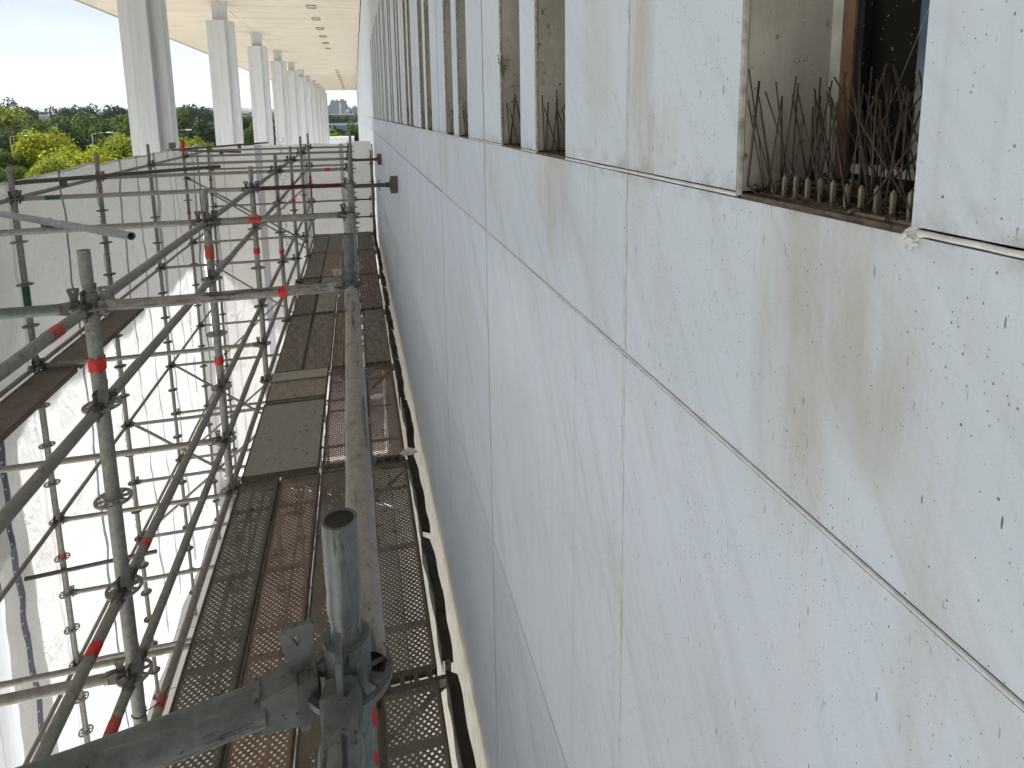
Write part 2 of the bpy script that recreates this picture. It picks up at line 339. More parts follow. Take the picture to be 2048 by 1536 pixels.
ly = [-2.4 + 2.95 * i for i in range(15)] + [57.6 + 2.95 * i for i in range(15)]
for y in ly:
    h = MB(); x = -1.33; a, b, t = .17, .30, .03
    h.box(x - a, x - a + t, y - b, y + b, 3.868, 3.899).box(x + a - t, x + a, y - b, y + b, 3.868, 3.899).box(x - a + t, x + a - t, y - b, y - b + t, 3.868, 3.899).box(x - a + t, x + a - t, y + b - t, y + b, 3.868, 3.899)
    ho = h.obj('ceiling_light', M_lamph, roof)
# far corner pilaster
MB().box(WX - .12, WX + .5, YEND + .002, YEND + .6, -9, 3.89).obj('corner_pier', M_marble, bld)
# ------------------------------------------------------------------ columns
g = G('white_column_stone', .55); n = g.noise(g.coord(scale=(6, 6, .4)), 2, 6); g.base(g.mix(g.mr(n, .35, .7), (.53, .55, .58), (.62, .635, .66))); g.bump(n, .003); M_colm = g.m
A, B_, C_ = .43, .20, .29
q1 = [(A, -B_), (A, B_), (B_ + .015, B_), (B_, B_ + .015)]
poly = []
for k in range(4):
    c, s = round(cos(k * pi / 2)), round(sin(k * pi / 2)); poly += [(x * c - y * s, x * s + y * c) for x, y in q1]
shaft = MB().prism(poly, -8.99, 3.28).mesh('shaft', .012); cap = MB().prism([(-.22, -.16), (.22, -.16), (.22, .16), (-.22, .16)], 3.281, 3.898).mesh('capital')
plinth = MB().box(-.55, .55, -.55, .55, -9.0, -8.7).mesh('plinth')
order = ['nearest', 'second', 'third', 'fourth', 'fifth', 'sixth', 'seventh', 'eighth', 'ninth', 'tenth', 'eleventh', 'farthest']
for i in range(12):
    r = empty('column', (-4.38, 6.95 + 8.47 * i, 0))
    lab = 'white cross-shaped column seen low behind the hanging sheet at the left edge' if i == 0 else 'white cross-shaped column, the one with the red wooden pad pressed on it' if i == 1 else 'white cross-shaped column, %s in the row from the viewer' % order[i]
    tag(r, lab, 'column', 'white columns carrying the roof')
    link('shaft', shaft, M_colm, r); link('capital', cap, M_colm, r); link('plinth', plinth, M_colm, r)
# far parapet at the end of the terrace
pw = MB().box(-6.5, -.25, 109, 109.5, -9, -3.95).obj('parapet_wall', M_marble_in); tag(pw, 'low pale stone parapet closing the far end of the terrace', 'wall')
MB().box(-6.6, -.2, 108.9, 109.6, -3.949, -3.75).obj('coping', simple('bright_coping', (.8, .8, .78)), pw)
# ================================================================== SHEETING
def lines_ramp(g, v, lo, hi, items, name):
    """items: (centre, halfwidth, strength)"""
    r = g.n('ShaderNodeValToRGB'); cr = r.color_ramp; cr.interpolation = 'CONSTANT'; cr.elements[0].color = (0, 0, 0, 1); cr.elements[1].position = 0.999; cr.elements[1].color = (0, 0, 0, 1)
    for c, h, s in items:
        e = cr.elements.new((c - h - lo) / (hi - lo)); e.color = (s, s, s, 1); e = cr.elements.new((c + h - lo) / (hi - lo)); e.color = (0, 0, 0, 1)
    g.L(g.mr(v, lo, hi), r.inputs[0]); return r.outputs[0]
def sheetmat(name, axis, lo, hi, items, wob=.04):
    g = G(name, .6, 0, .3); c = g.coord(); s = g.sep(c); a = s[axis]; z = s[2]
    wv = g.noise(g.comb(g.M('MULTIPLY', a, .35), 0., g.M('MULTIPLY', z, 1.1)), 1., 3, .6)
    t = g.M('ADD', a, g.M('MULTIPLY', g.M('SUBTRACT', wv, .5), wob * 4))
    k = None
    for ch in range(0, len(items), 13):
        q_ = lines_ramp(g, t, lo, hi, items[ch:ch + 13], name); k = q_ if k is None else g.M('MAXIMUM', k, q_)
    # punched holes in the bands
    hz = g.M('ABSOLUTE', g.M('SUBTRACT', g.M('FRACT', g.M('DIVIDE', z, .15)), .5)); hole = g.M('LESS_THAN', hz, .07); near_ = None
    for c0_ in [q_[0] for q_ in items if q_[2] >= 1]:
        e_ = g.M('LESS_THAN', g.M('ABSOLUTE', g.M('SUBTRACT', t, c0_)), .012); near_ = e_ if near_ is None else g.M('MAXIMUM', near_, e_)
    if near_ is not None: k = g.M('MULTIPLY', k, g.M('SUBTRACT', 1., g.M('MULTIPLY', hole, near_)))
    d = g.noise(c, 1.3, 6, .7); col = g.mix(g.mr(d, .3, .75, 0, .35), (.83, .83, .83), (.74, .73, .71))
    col = g.mix(k, col, (.17, .175, .235))
    wr = g.noise(g.coord(scale=(1, 1, .6)), 2.2, 7, .62, .6); w2 = g.noise(g.coord(scale=(1, 1, 1.6)), 7, 5, .6, 1.0)
    nb = g.bump(g.M('ADD', wr, g.M('MULTIPLY', w2, .16)), .17, .75)
    g.base(col); tr = g.n('ShaderNodeBsdfTranslucent'); g.L(col, tr.inputs[0]); g.L(nb, tr.inputs['Normal'])
    ms = g.n('ShaderNodeMixShader', i={0: .26}); g.L(g.p.outputs[0], ms.inputs[1]); g.L(tr.outputs[0], ms.inputs[2]); g.L(ms.outputs[0], g.o.inputs[0])
    return g.m
li = [(8.68, .05, 1), (6.72, .06, 1), (8.05, .012, .4), (9.6, .012, .3), (10.62, .035, .8), (11.5, .022, .75), (12.42, .075, .7), (12.9, .02, .5), (13.32, .025, .7), (13.8, .02, .4), (14.22, .025, .6), (14.6, .015, .5), (15.02, .06, .95), (7.5, .01, .25), (5.0, .08, 1), (3.2, .08, 1), (1.4, .08, 1), (9.2, .008, .2), (4.1, .01, .3)]
li = sorted(li)
M_sheetL = sheetmat('white_sheeting_side', 1, 0, 16, li)
M_sheetE = sheetmat('white_sheeting_end', 0, -4, 1, sorted([(-2.27, .075, .55), (-1.24, .06, .6), (-.36, .05, .65), (-3.3, .03, .5), (-3.05, .02, .3)]), .01)
def sheet(name, fn, n1, n2, mat, parent=None):
    vs = []; fs = []
    for i in range(n1 + 1):
        for j in range(n2 + 1): vs.append(fn(i / n1, j / n2))
    for i in range(n1):
        for j in range(n2): a = i * (n2 + 1) + j; fs.append((a, a + 1, a + n2 + 2, a + n2 + 1))
    return MB().add(vs, fs, True).obj(name, mat, parent)
def fold(a, z): return .02 * sin(a * 3.1 + sin(z * 1.3) * .8) + .012 * sin(a * 7.7 + z * .9) + .010 * sin(z * 4.3 + a * 1.9) + .006 * sin(z * 11 + 5 * sin(a * 2))
def topz(y): return -.665 + .010 * sin(y * 2.9) + .006 * sin(y * 7.3) + .045 * max(0, 1 - abs(y - 9.55) / .5) + .018 * max(0, sin(y * 3.04 + 1.3)) ** 3
shroot = empty('side_sheet', (-3.6, 11, -.7)); shroot.location = (0, 0, 0)
tag(shroot, 'white translucent plastic sheeting hung along the columns with dark reinforcing bands', 'sheeting')
Y0s, Y1s = 6.41, 15.6
sheet('panel', lambda a, b: (-3.6 + fold(Y0s + (Y1s - Y0s) * a, -8.2 * b), Y0s + (Y1s - Y0s) * a, topz(Y0s + (Y1s - Y0s) * a) * (1 - b) - 8.9 * b), 150, 120, M_sheetL, shroot)
sheet('panel', lambda a, b: (-3.6 + .012 + fold(-1 + 7.79 * a, -3.6 * b), -1 + 7.79 * a, topz(-1 + 7.79 * a) * (1 - b) - (4.25 + .15 * sin(a * 9)) * b), 90, 50, M_sheetL, shroot)
hem = MB(); hp = [Vector((-3.59 + .012 * sin(i), 4 + i * .2, topz(4 + i * .2) - .0)) for i in range(59)]
for p, q_ in zip(hp, hp[1:]): hem.tube(p, q_, .016, 6, cap=False)
hem.obj('hem', M_sheetL, shroot)
es = sheet('end_sheet', lambda a, b: (-3.58 + 3.93 * a, 15.62 + .5 * fold(-3.6 + 3.95 * a, -8 * b) , (-.70 + .012 * sin(a * 22) + (.03 if a > .85 else 0)) * (1 - b) - 8.9 * b), 90, 120, M_sheetE)
tag(es, 'white plastic sheeting closing the far end of the scaffold', 'sheeting')
edge = MB(); pts = [Vector((.372 + .008 * sin(i * .9), 15.58, -.74 - i * .14)) for i in range(18)]
for p, q_ in zip(pts, pts[1:]): edge.tube(p, q_, .013, 6, cap=False)
edge.obj('edge_strap', M_black, es)
# printed lettering, mirrored through the sheet
M_ink = simple('faded_print_ink', (.10, .10, .12), .6)
def letters(txt, size, mw, parent):
    cu = bpy.data.curves.new('print', 'FONT'); cu.body = txt; cu.size = size; cu.align_x = 'CENTER'; cu.align_y = 'CENTER'; cu.offset = -.001
    t = bpy.data.objects.new('t', cu); COL.objects.link(t); dg = bpy.context.evaluated_depsgraph_get(); me = bpy.data.meshes.new_from_object(t.evaluated_get(dg)); bpy.data.objects.remove(t)
    me.transform(mw); o = link('printed_mark', me, M_ink, parent); return o
def oval(mb, c, ax, ay, r1, r2_, t):
    n = 28; pts = [c + ax * cos(2 * pi * i / n + .5) * r1 + ay * sin(2 * pi * i / n + .5) * r2_ for i in range(n - 4)]
    for p, q_ in zip(pts, pts[1:]): mb.tube(p, q_, t, 4)
for yb, zs in ((9.72, (-1.5, -2.45, -3.6, -4.8, -6.0)), (13.6, (-4.6, -5.6))):
    ov = MB()
    for z in zs:
        # letters run up the sheet and read mirrored from inside
        M_ = Matrix.Translation((-3.55, yb, z)) @ Matrix(((0, 0, 1, 0), (0, -1, 0, 0), (-1, 0, 0, 0), (0, 0, 0, 1)))
        letters('UTAR', .17, M_, shroot); oval(ov, Vector((-3.55, yb, z + .42)), Vector((0, 0, 1)), Vector((0, 1, 0)), .16, .07, .004)
    ov.obj('printed_mark', M_ink, shroot)
ov = MB()
for z in (-.8, -1.25, -1.7, -2.15, -2.6, -3.05, -3.5):
    M_ = Matrix.Translation((-1.75, 15.57, z)) @ Matrix(((0, -1, 0, 0), (0, 0, -1, 0), (-1, 0, 0, 0), (0, 0, 0, 1)))
    letters('UTAR', .10, M_, es); oval(ov, Vector((-1.75, 15.565, z + .22)), Vector((0, 0, 1)), Vector((1, 0, 0)), .06, .08, .005)
ov.obj('printed_mark', M_ink, es)
# ================================================================== SCAFFOLD
BAY = 2.07; Y0 = 2.786; XM, XI, XO, XB = -1.095, -.055, -3.265, .33
def YK(k): return Y0 + BAY * k if k >= 0 else .78 + BAY * (k + 1)
ZR = lambda n: -.77 - .43 * n
RS, RL = .029, .023
# shared part meshes -------------------------------------------------
def rosette_mesh():
    b = MB(); r0, r1, h, n = .029, .073, .0045, 32
    def ring(r, z): return [(r * cos(2 * pi * i / n), r * sin(2 * pi * i / n), z) for i in range(n)]
    def annul(a, c):
        vs = ring(a, -h) + ring(c, -h) + ring(c, h) + ring(a, h)
        fs = []
        for i in range(n):
            j = (i + 1) % n; fs += [(i, j, n + j, n + i), (n + i, n + j, 2 * n + j, 2 * n + i), (2 * n + i, 2 * n + j, 3 * n + j, 3 * n + i), (3 * n + i, 3 * n + j, j, i)]
        b.add(vs, fs)
    annul(.0295, .037); annul(.061, .073)
    for k in range(8):
        a = k * pi / 4 + pi / 8; c, s = cos(a), sin(a); w = .0065
        vs = [(c * r - s * t, s * r + c * t, z) for r in (.036, .062) for t in (-w, w) for z in (-h + .0003, h - .0003)]
        b.add(vs, [(0, 1, 3, 2), (4, 6, 7, 5), (0, 4, 5, 1), (2, 3, 7, 6), (0, 2, 6, 4), (1, 5, 7, 3)])
    return b.mesh('rosette')
ME_ros = rosette_mesh()
ME_ros_lo = MB().tube((0, 0, -.0045), (0, 0, .0045), .073, 16).mesh('rosette_small')
def head_mesh():
    # cast ledger head: local +X runs away from the standard, origin at the standard's axis
    b = MB(); pr = [(.030, .012), (.034, .030), (.060, .031), (.105, .0245), (.118, .0235)]
    for (x0, h0), (x1, h1) in zip(pr, pr[1:]):
        b.add([(x0, -h0 * .62, -h0 * 1.1), (x0, h0 * .62, -h0 * 1.1), (x0, h0 * .62, h0 * 1.1), (x0, -h0 * .62, h0 * 1.1), (x1, -h1 * .85, -h1), (x1, h1 * .85, -h1), (x1, h1 * .85, h1), (x1, -h1 * .85, h1)],
              [(0, 3, 2, 1), (4, 5, 6, 7), (0, 1, 5, 4), (1, 2, 6, 5), (2, 3, 7, 6), (3, 0, 4, 7)])
    return b.mesh('head')
ME_head = head_mesh()
def wedge_mesh():
    b = MB(); t = .0035; pl = [(.046, -.06), (.058, -.06), (.070, .052), (.078, .094), (.073, .10), (.037, .10), (.033, .094), (.040, .05)]
    n = len(pl); hole = [(.049, .086), (.062, .086), (.0555, .070)]
    # outline with triangular hole: build as two rims joined by quads (front, back)
    bm = bmesh.new()
    for y in (-t, t):
        vo = [bm.verts.new((x, y, z)) for x, z in pl]; vh = [bm.verts.new((x, y, z)) for x, z in hole]
        eo = [bm.edges.new((vo[i], vo[(i + 1) % n])) for i in range(n)]; eh = [bm.edges.new((vh[i], vh[(i + 1) % 3])) for i in range(3)]
        bmesh.ops.triangle_fill(bm, use_beauty=True, use_dissolve=False, edges=eo + eh)
        if y < 0: a = (vo, vh)
        else: c = (vo, vh)
    for s_, e in zip(a, c):
        for i in range(len(s_)): bm.faces.new((s_[i], s_[(i + 1) % len(s_)], e[(i + 1) % len(s_)], e[i]))
    bmesh.ops.recalc_face_normals(bm, faces=bm.faces); me = bpy.data.meshes.new('wedge'); bm.to_mesh(me); bm.free(); return me
ME_wedge = wedge_mesh()
_tm = {}
def tube_mesh(L_, r, x0=.10, x1=.10):
    key = (round(L_, 3), r, x0, x1)
    if key not in _tm:
        b = MB(); n = 16; k = max(2, int(L_ / .25)); rr = random.Random(len(_tm)); off = [(0, 0)] + [(rr.gauss(0, .0012), rr.gauss(0, .0012)) for _ in range(k - 1)] + [(0, 0)]
        for i in range(k):
            a = x0 + (L_ - x0 - x1) * i / k; c = x0 + (L_ - x0 - x1) * (i + 1) / k; b.tube((a, off[i][0], off[i][1]), (c, off[i + 1][0], off[i + 1][1]), r, n, cap=False)
        _tm[key] = b.mesh('tube')
    return _tm[key]
def bandmesh(r, L_):
    b = MB(); n = 20; e = [r2.gauss(0, .006) for _ in range(n)]; f = [r2.gauss(0, .006) for _ in range(n)]
    vs = [(e[i], r * cos(2 * pi * i / n), r * sin(2 * pi * i / n)) for i in range(n)] + [(L_ + f[i], r * cos(2 * pi * i / n), r * sin(2 * pi * i / n)) for i in range(n)]
    return b.add(vs, [(i, (i + 1) % n, n + (i + 1) % n, n + i) for i in range(n)], True).mesh('tape')
def frame_of(a, b):
    a = Vector(a); b = Vector(b); d = (b - a).normalized(); up = Vector((0, 0, 1)) if abs(d.z) < .95 else Vector((0, 1, 0))
    y = up.cross(d).normalized(); z = d.cross(y); return Matrix((( d.x, y.x, z.x), (d.y, y.y, z.y), (d.z, y.z, z.z)))
def nearest_t(a, b, u, v):
    a = Vector(a); b = Vector(b); best = None
    for i in range(401):
        t = i / 400; p = a.lerp(b, t)
        if sum(R[2][j] * p[j] for j in range(3)) < .05: continue
        x, y = proj(p); e = (x - u) ** 2 + (y - v) ** 2
        if best is None or e < best[0]: best = (e, t)
    return best[1]
def add_tape(root, a, b, r, spec):
    Ln = (Vector(b) - Vector(a)).length
    for (u, v, w, mt) in spec:
        t = nearest_t(a, b, u, v); o = link('tape_band', bandmesh(r + .0018, w), mt, root, (t * Ln - w / 2, 0, 0))
        o['label'] = {'red_tape': 'bright red tape band', 'faded_orange_tape': 'scratched orange tape band', 'green_paint': 'green paint band', 'faded_red_tape': 'faded red tape band'}[mt.name]
def ledger(a, b, label, mat=M_steel, tape=(), r=RL, headmat=M_dark, heads=(1, 1), cat='ledger', name='ledger', group='ledger tubes of the scaffold'):
    root = empty(name, a); root.rotation_euler = frame_of(a, b).to_euler(); L_ = (Vector(b) - Vector(a)).length
    tag(root, label, cat, group)
    link('tube', tube_mesh(L_, r, *[.10 if q_ else 0. for q_ in heads]), mat, root)
    far = (Vector(a) + Vector(b)).length / 2 > 13
    for e, on in enumerate(heads):
        if not on: continue
        h = link('wedge_head', ME_head, headmat, root); h.scale = (1, .84, .84) if r < .0255 else (1, 1, 1)
        if e: h.location = (L_, 0, 0); h.rotation_euler = (0, 0, pi)
        link('wedge', ME_wedge, headmat, h)
    add_tape(root, a, b, r, tape); return root
def standard(x, y, label, ztop=-.53, zbot=-8.98, tape=(), mat=M_steel, first=0, group='standards of the scaffold', bent=0, lowros=19, z0=-.77, bands=()):
    """vertical upright: sleeve, spigot on top, rosettes every 0.43"""
    root = empty('scaffold_standard', (x, y, zbot)); tag(root, label, 'scaffold pole', group)
    H = -zbot
    b = MB().tube((0, 0, 0), (0, 0, H + z0 + .048), RS - .0012, 18)
    zz = z0
    for k in range(6):
        zt = z0 + .062 - 1.72 * k
        if zt < zbot + .3: break
        b.tube((0, 0, H + zt - .12), (0, 0, H + zt), RS + .0022, 18)
    b.obj('pole', mat, root)
    if ztop > z0 + .1:
        sp = MB(); r = .0225; zc = H + z0 + .06; zt = H + ztop
        sp.tube((0, 0, zc - .01), (0, 0, zc + .022), r + .001, 16, r * .86, cap=False); sp.tube((0, 0, zc + .022), (0, 0, zc + .045), r * .86, 16, r + .001, cap=False)
        sp.tube((0, 0, zc + .045), (0, 0, zt), r + .001, 16, cap=False); sp.add([(r * cos(i * pi / 8), r * sin(i * pi / 8), zt - .003) for i in range(16)], [tuple(range(16))])
        n = 16; sp.add([(rr * cos(i * pi / 8), rr * sin(i * pi / 8), zt - dz) for rr, dz in ((r + .001, 0), (r - .003, 0), (r - .003, .003)) for i in range(n)],
                       [(k * n + i, k * n + (i + 1) % n, (k + 1) * n + (i + 1) % n, (k + 1) * n + i) for k in range(2) for i in range(n)])
        s_ = sp.obj('spigot', mat, root)
        MB().tube((0, 0, zt - .004), (0, 0, zt - .0022), r - .003, 14).obj('end_plug', M_black, s_)
        MB().tube((-.024, -.001, H + ztop - .10), (-.0237, -.001, H + ztop - .10), .006, 8).obj('pin_hole', M_black, s_)
    dist = math.hypot(x, y); z = z0; k = 0
    while z > max(zbot + .2, -9) and k < lowros:
        o = link('rosette', ME_ros if dist < 9 else ME_ros_lo, mat if dist < 9 else M_dark, root, (0, 0, H + z))
        z -= .43; k += 1
    a = (x, y, zbot); bb = (x, y, ztop)
    for (u, v, w, mt) in tape:
        t = nearest_t(a, bb, u, v); zc = t * (ztop - zbot)
        o = link('tape_band', bandmesh(RS + .0036, w), mt, root, (0, 0, zc - w / 2)); o.rotation_euler = (0, -pi / 2, 0)
        o['label'] = {'red_tape': 'bright red tape band', 'faded_orange_tape': 'scratched orange tape band', 'green_paint': 'green painted band', 'faded_red_tape': 'faded red tape band'}[mt.name]
    return root
ORD = {-2: 'behind the viewer', -1: 'nearest', 0: 'second', 1: 'third', 2: 'fourth', 3: 'fifth', 4: 'sixth', 5: 'seventh', 6: 'eighth'}
mt_ = {0: [(181, 732, .06, M_tapeR)], 1: [(418, 503, .10, M_tapeO), (434, 718, .06, M_tapeR)], 2: [(515, 502, .06, M_tapeR)], 3: [(558, 502, .06, M_tapeR)], 4: [(584, 400, .07, M_tapeR)], 6: [(620, 358, .16, M_tapeP)]}
ot_ = {2: [(36, 596, .26, M_tapeG), (117, 1112, .05, M_tapeO)], 3: [(298, 1240, .05, M_tapeR)], 5: [(369, 292, .22, M_tapeR), (383, 425, .05, M_tapeR)], 6: [(430, 358, .05, M_tapeR)]}
for k in range(-1, 7):
    o_ = ORD[k] if k < 6 else 'farthest'
    standard(XM, YK(k), 'grey steel upright of the middle row, %s from the viewer%s' % (o_, ', with red tape' if k in mt_ and k != 1 else ', with orange and red tape' if k == 1 else ''), tape=mt_.get(k, ()), ztop=-.53 if k < 5 else -.43)
    if k == -1: continue
    standard(XI - (.012 * k if k > 0 else 0), YK(k), 'grey steel upright of the row under the camera rail, %s from the viewer' % o_, mat=M_near if k == 0 else M_steel, ztop=-.53 if k < 5 else -.38 - .0 * k)
    if k >= 1: standard(XO, YK(k), 'grey upright of the row beside the side sheeting, %s from the viewer%s' % (o_, ', part green' if k == 2 else ''), tape=ot_.get(k, ()), ztop={2: -.45, 3: -.45, 4: -.43, 5: -.5, 6: -.55}.get(k, -.5))
nstd = standard(XI + .008, YK(-1), 'battered zinc steel upright top close below the camera', mat=M_wornz, ztop=-.533)
for c_ in nstd.children:
    if c_.name.startswith('rosette'): c_.scale = (.82, .82, 1)
# short bracket posts beside the wall, far end
standard(XB, YK(6), 'thin steel post beside the wall at the far end of the deck', ztop=-.86, zbot=-3.1, z0=-1.2, lowros=4, group='posts beside the wall')
for i, z in enumerate((-2.06, -2.49)):
    ledger((XI - .07, YK(6), z), (XB, YK(6), z), 'short dark red rail from inner upright to wall post, %s' % ('upper one' if i == 0 else 'lower one'), M_red, r=.018)
# ------------------------------------------------------------------ longitudinal ledgers
LV = {0: 'top level', 1: 'second level', 2: 'third level', 3: 'fourth level', 4: 'fifth level', 5: 'deck level', 8: 'level below the deck', 12: 'lowest level seen'}
BY = {-2: 'bay behind the viewer', -1: 'first bay', 0: 'second bay', 1: 'third bay', 2: 'fourth bay', 3: 'fifth bay', 4: 'sixth bay', 5: 'far bay'}
tp = {('m', -1, 0): [(108, 672, .09, M_tapeP)], ('m', -1, 3): [(185, 1305, .07, M_tapeR)], ('m', 0, 3): [(285, 1090, .05, M_tapeP)], ('m', -1, 4): [(228, 1462, .07, M_tapeP)], ('m', 0, 5): [(320, 1408, .08, M_tapeP)], ('m', 1, 1): [(452, 747, .10, M_tapeP)]}
for k in range(-1, 6):
    for n_ in (0, 1, 3, 4, 5, 8, 12):
        z = ZR(n_) if n_ < 5 or n_ > 5 else ZR(5)
        ledger((XM, YK(k), z), (XM, YK(k + 1), z), 'grey steel tube of the middle row, %s, %s' % (LV[n_], BY[k]), tape=tp.get(('m', k, n_), ()), mat=M_steel)
    for n_ in (0, 3, 5, 8):
        dx = lambda q_: XI - (.012 * q_ if q_ > 0 else 0)
        ledger((dx(k) + (.034 if (n_ == 0 and k == -1) else 0), YK(k), ZR(n_)), (dx(k + 1), YK(k + 1), ZR(n_)), r=.028 if (n_ == 0 and k == -1) else RL, label= 'steel tube over the deck beside the wall, %s, %s' % (LV[n_], BY[k]), mat=M_pale if (n_ == 0 and k <= 0) else M_steel, headmat=M_near if k < 1 else M_dark, heads=(0 if (n_ == 0 and k == -1) else 1, 1),
               tape=[(750, 1440, .07, M_tapeR), (748, 1525, .05, M_tapeR)] if (n_ == 3 and k == -1) else ())
    if k >= 1:
        for n_ in (0, 4, 8, 12):
            ledger((XO, YK(k), ZR(n_)), (XO, YK(k + 1), ZR(n_)), 'grey steel tube beside the side sheeting, %s, %s' % (LV[n_], BY[k]))
ledger((XI, YK(-2), ZR(0)), (XI, YK(-1), ZR(0)), 'grey zinc tube running towards the viewer at the bottom edge', M_wornx, headmat=M_near, r=.027)
ledger((XO, YK(0), ZR(8)), (XO, YK(1), ZR(8)), 'grey steel tube beside the side sheeting, level below the deck, second bay')
# ------------------------------------------------------------------ transverse ledgers
FR = {-1: 'nearest frame', 0: 'second frame', 1: 'third frame', 2: 'fourth frame', 3: 'fifth frame', 4: 'sixth frame', 5: 'seventh frame', 6: 'farthest frame'}
ti = {0: (M_pale, [(566, 583, .035, M_tapeR)]), 1: (M_steel, [(511, 440, .09, M_tapeR)]), 2: (M_red, []), 3: (M_steel, [(655, 341, .07, M_tapeR)]), -1: (M_wornx, [])}
for k in range(-1, 7):
    mt, tpz = ti.get(k, (M_steel, [])); xi = XI - (.012 * k if k > 0 else 0)
    ledger((XM, YK(k) - (.16 if k == -1 else 0), ZR(0)), (xi, YK(k), ZR(0)), '%s cross tube over the deck, %s%s' % ({M_pale: 'dusty brownish', M_red: 'dark red', M_wornx: 'zinc grey'}.get(mt, 'grey'), FR[k], ', with red tape' if tpz else ''), mt, tpz, headmat=M_near if k == -1 else M_pale if k == 0 else M_dark, r=.026 if k == -1 else RL)
    for n_ in (5, 8): ledger((XM, YK(k), ZR(n_) - .01), (xi, YK(k), ZR(n_) - .01), 'grey cross tube %s, %s' % ('under the deck' if n_ == 5 else 'one lift below the deck', FR[k]))
    if k >= 0:
        for n_ in ((0, 4, 8) if k > 0 else (0, 4)):
            a = (XO, YK(k), ZR(n_))
            ledger(a, (XM, YK(k), ZR(n_)), '%s cross tube between middle row and side sheeting, %s, %s' % ('greenish grey' if k == 0 and n_ == 0 else 'grey', LV[n_], FR[k]), M_green if (k == 0 and n_ == 0) else M_steel, [(107, 389, .14, M_tapeG)] if (k == 2 and n_ == 0) else ())
for z, n_ in ((ZR(1), 'second'), (ZR(3), 'third')):
    ledger((XM, YK(6), z), (XI - .07, YK(6), z), 'grey rail across the far end of the deck, %s from the top' % n_)
    ledger((XO, YK(6), z), (XM, YK(6), z), 'grey rail across the far end beside the side sheeting, %s from the top' % n_)
for n_ in (10, 12):
    for k in (1, 2, 3, 4): ledger((XO, YK(k), ZR(n_)), (XM, YK(k), ZR(n_)), 'grey cross tube low beneath the deck level, %s, %s' % (FR[k], 'upper' if n_ == 10 else 'lower'))
# ------------------------------------------------------------------ braces
def brace(a, b, label, tape=()):
    root = empty('brace', a); root.rotation_euler = frame_of(a, b).to_euler(); L_ = (Vector(b) - Vector(a)).length; tag(root, label, 'brace', 'diagonal braces')
    link('tube', tube_mesh(L_, .0195, .04, .04), M_steel, root)
    for x in (0.0, L_):
        link('end_clamp', MB().box(-.03, .045, -.016, .016, -.03, .03).mesh('clamp', .006), M_dark, root, (x if x == 0 else x - .015, 0, 0))
    add_tape(root, a, b, .0195, tape)
e = .045
Ye = YK(6) - e
brace((XO, Ye, -1.75), (XM, Ye, -3.3), 'diagonal brace falling to the right at the far end, upper lift')
brace((XO, Ye - .03, -3.45), (XM, Ye - .03, -1.6), 'diagonal brace rising to the right at the far end, upper lift')
brace((XO, Ye, -3.5), (XM, Ye, -5.2), 'diagonal brace falling to the right at the far end, lower lift')
brace((XO, Ye - .03, -5.6), (XM, Ye - .03, -3.6), 'diagonal brace rising to the right at the far end, lower lift')
brace((XM - e, YK(2), -2.9), (XM - e, YK(3), -4.6), 'diagonal brace of the middle row below deck, fourth bay')
brace((XM - e, YK(3), -4.6), (XM - e, YK(4), -2.9), 'diagonal brace of the middle row below deck, fifth bay')
brace((XO + e, YK(5), -1.2), (XM, YK(5) - .05, -2.6), 'diagonal brace between the seventh uprights')
for k in (3, 4):
    brace((XO + e, YK(k) + .04, ZR(8)), (XM, YK(k) + .04, ZR(12)), 'diagonal brace low below the deck falling right, %s' % FR[k])
    brace((XO + e, YK(k) + .08, ZR(12)), (XM, YK(k) + .08, ZR(8)), 'diagonal brace low below the deck rising right, %s' % FR[k])
# lattice beam below the deck along the middle row
lb = empty('lattice_beam', (XM - .35, YK(1), -4.6)); tag(lb, 'grey steel lattice beam running below the deck edge', 'beam')
for z, nm in ((0, 'chord'), (-.45, 'chord')): MB().tube((0, 0, z), (0, BAY * 4, z), .022, 10).obj(nm, M_steel, lb)
for i in range(16): MB().tube((0, i * BAY / 4, 0 if i % 2 else -.45), (0, (i + 1) * BAY / 4, -.45 if i % 2 else 0), .014, 8).obj('web', M_steel, lb)
# ------------------------------------------------------------------ loose tubes with couplers
def coupler(parent, loc, rot=0):
    c = empty('coupler', loc) if parent is None else None
    b = MB().box(-.034, .034, -.034, .034, -.052, .052)
    o = b.mesh('clamp', .012); 
    if parent is None:
        r_ = c
    c.rotation_euler = (0, 0, rot)
    link('clamp_body', o, M_dark, c); MB().tube((0, .02, .0), (0, .085, .0), .009, 8).tube((0, .07, -.0), (0, .082, .0), .017, 6).obj('bolt', M_dark, c)
    return c
def loose(a, b, label, mat, r=.0245, open_=True):
    root = empty('loose_tube', a); root.rotation_euler = frame_of(a, b).to_euler(); L_ = (Vector(b) - Vector(a)).length; tag(root, label, 'tube')
    link('tube', MB().tube((0, 0, 0), (L_, 0, 0), r, 24, hollow=True).mesh('t'), mat, root)
    MB().tube((L_ - .12, 0, 0), (L_ - .119, 0, 0), r * .85, 16).obj('bore', M_black, root); return root
loose((-3.75, 6.55, -.715), (-1.325, 4.03, -.70), 'bright silver tube with open end lying across the left rails', M_silver)
tag(coupler(None, (-2.12, YK(1) + .03, -.742), .7), 'dark coupler under the bright silver tube', 'coupler')
loose((-3.72, 7.48, -.675), (-1.87, 9.32, -.70), 'dark tube laid diagonally over the rails beside the sheeting top', M_dark)
tag(coupler(None, (-3.24, 7.95, -.72), .3), 'dark coupler clamping the diagonal tube to the sheeting rail', 'coupler')
loose((-3.90, 14.45, -.70), (-2.2, 12.92, -.70), 'dark tie tube running from the red pad on the column', M_dark, .022)
tag(coupler(None, (-2.62, 13.3, -.735), .3), 'dark coupler on the tie tube from the column pad', 'coupler')
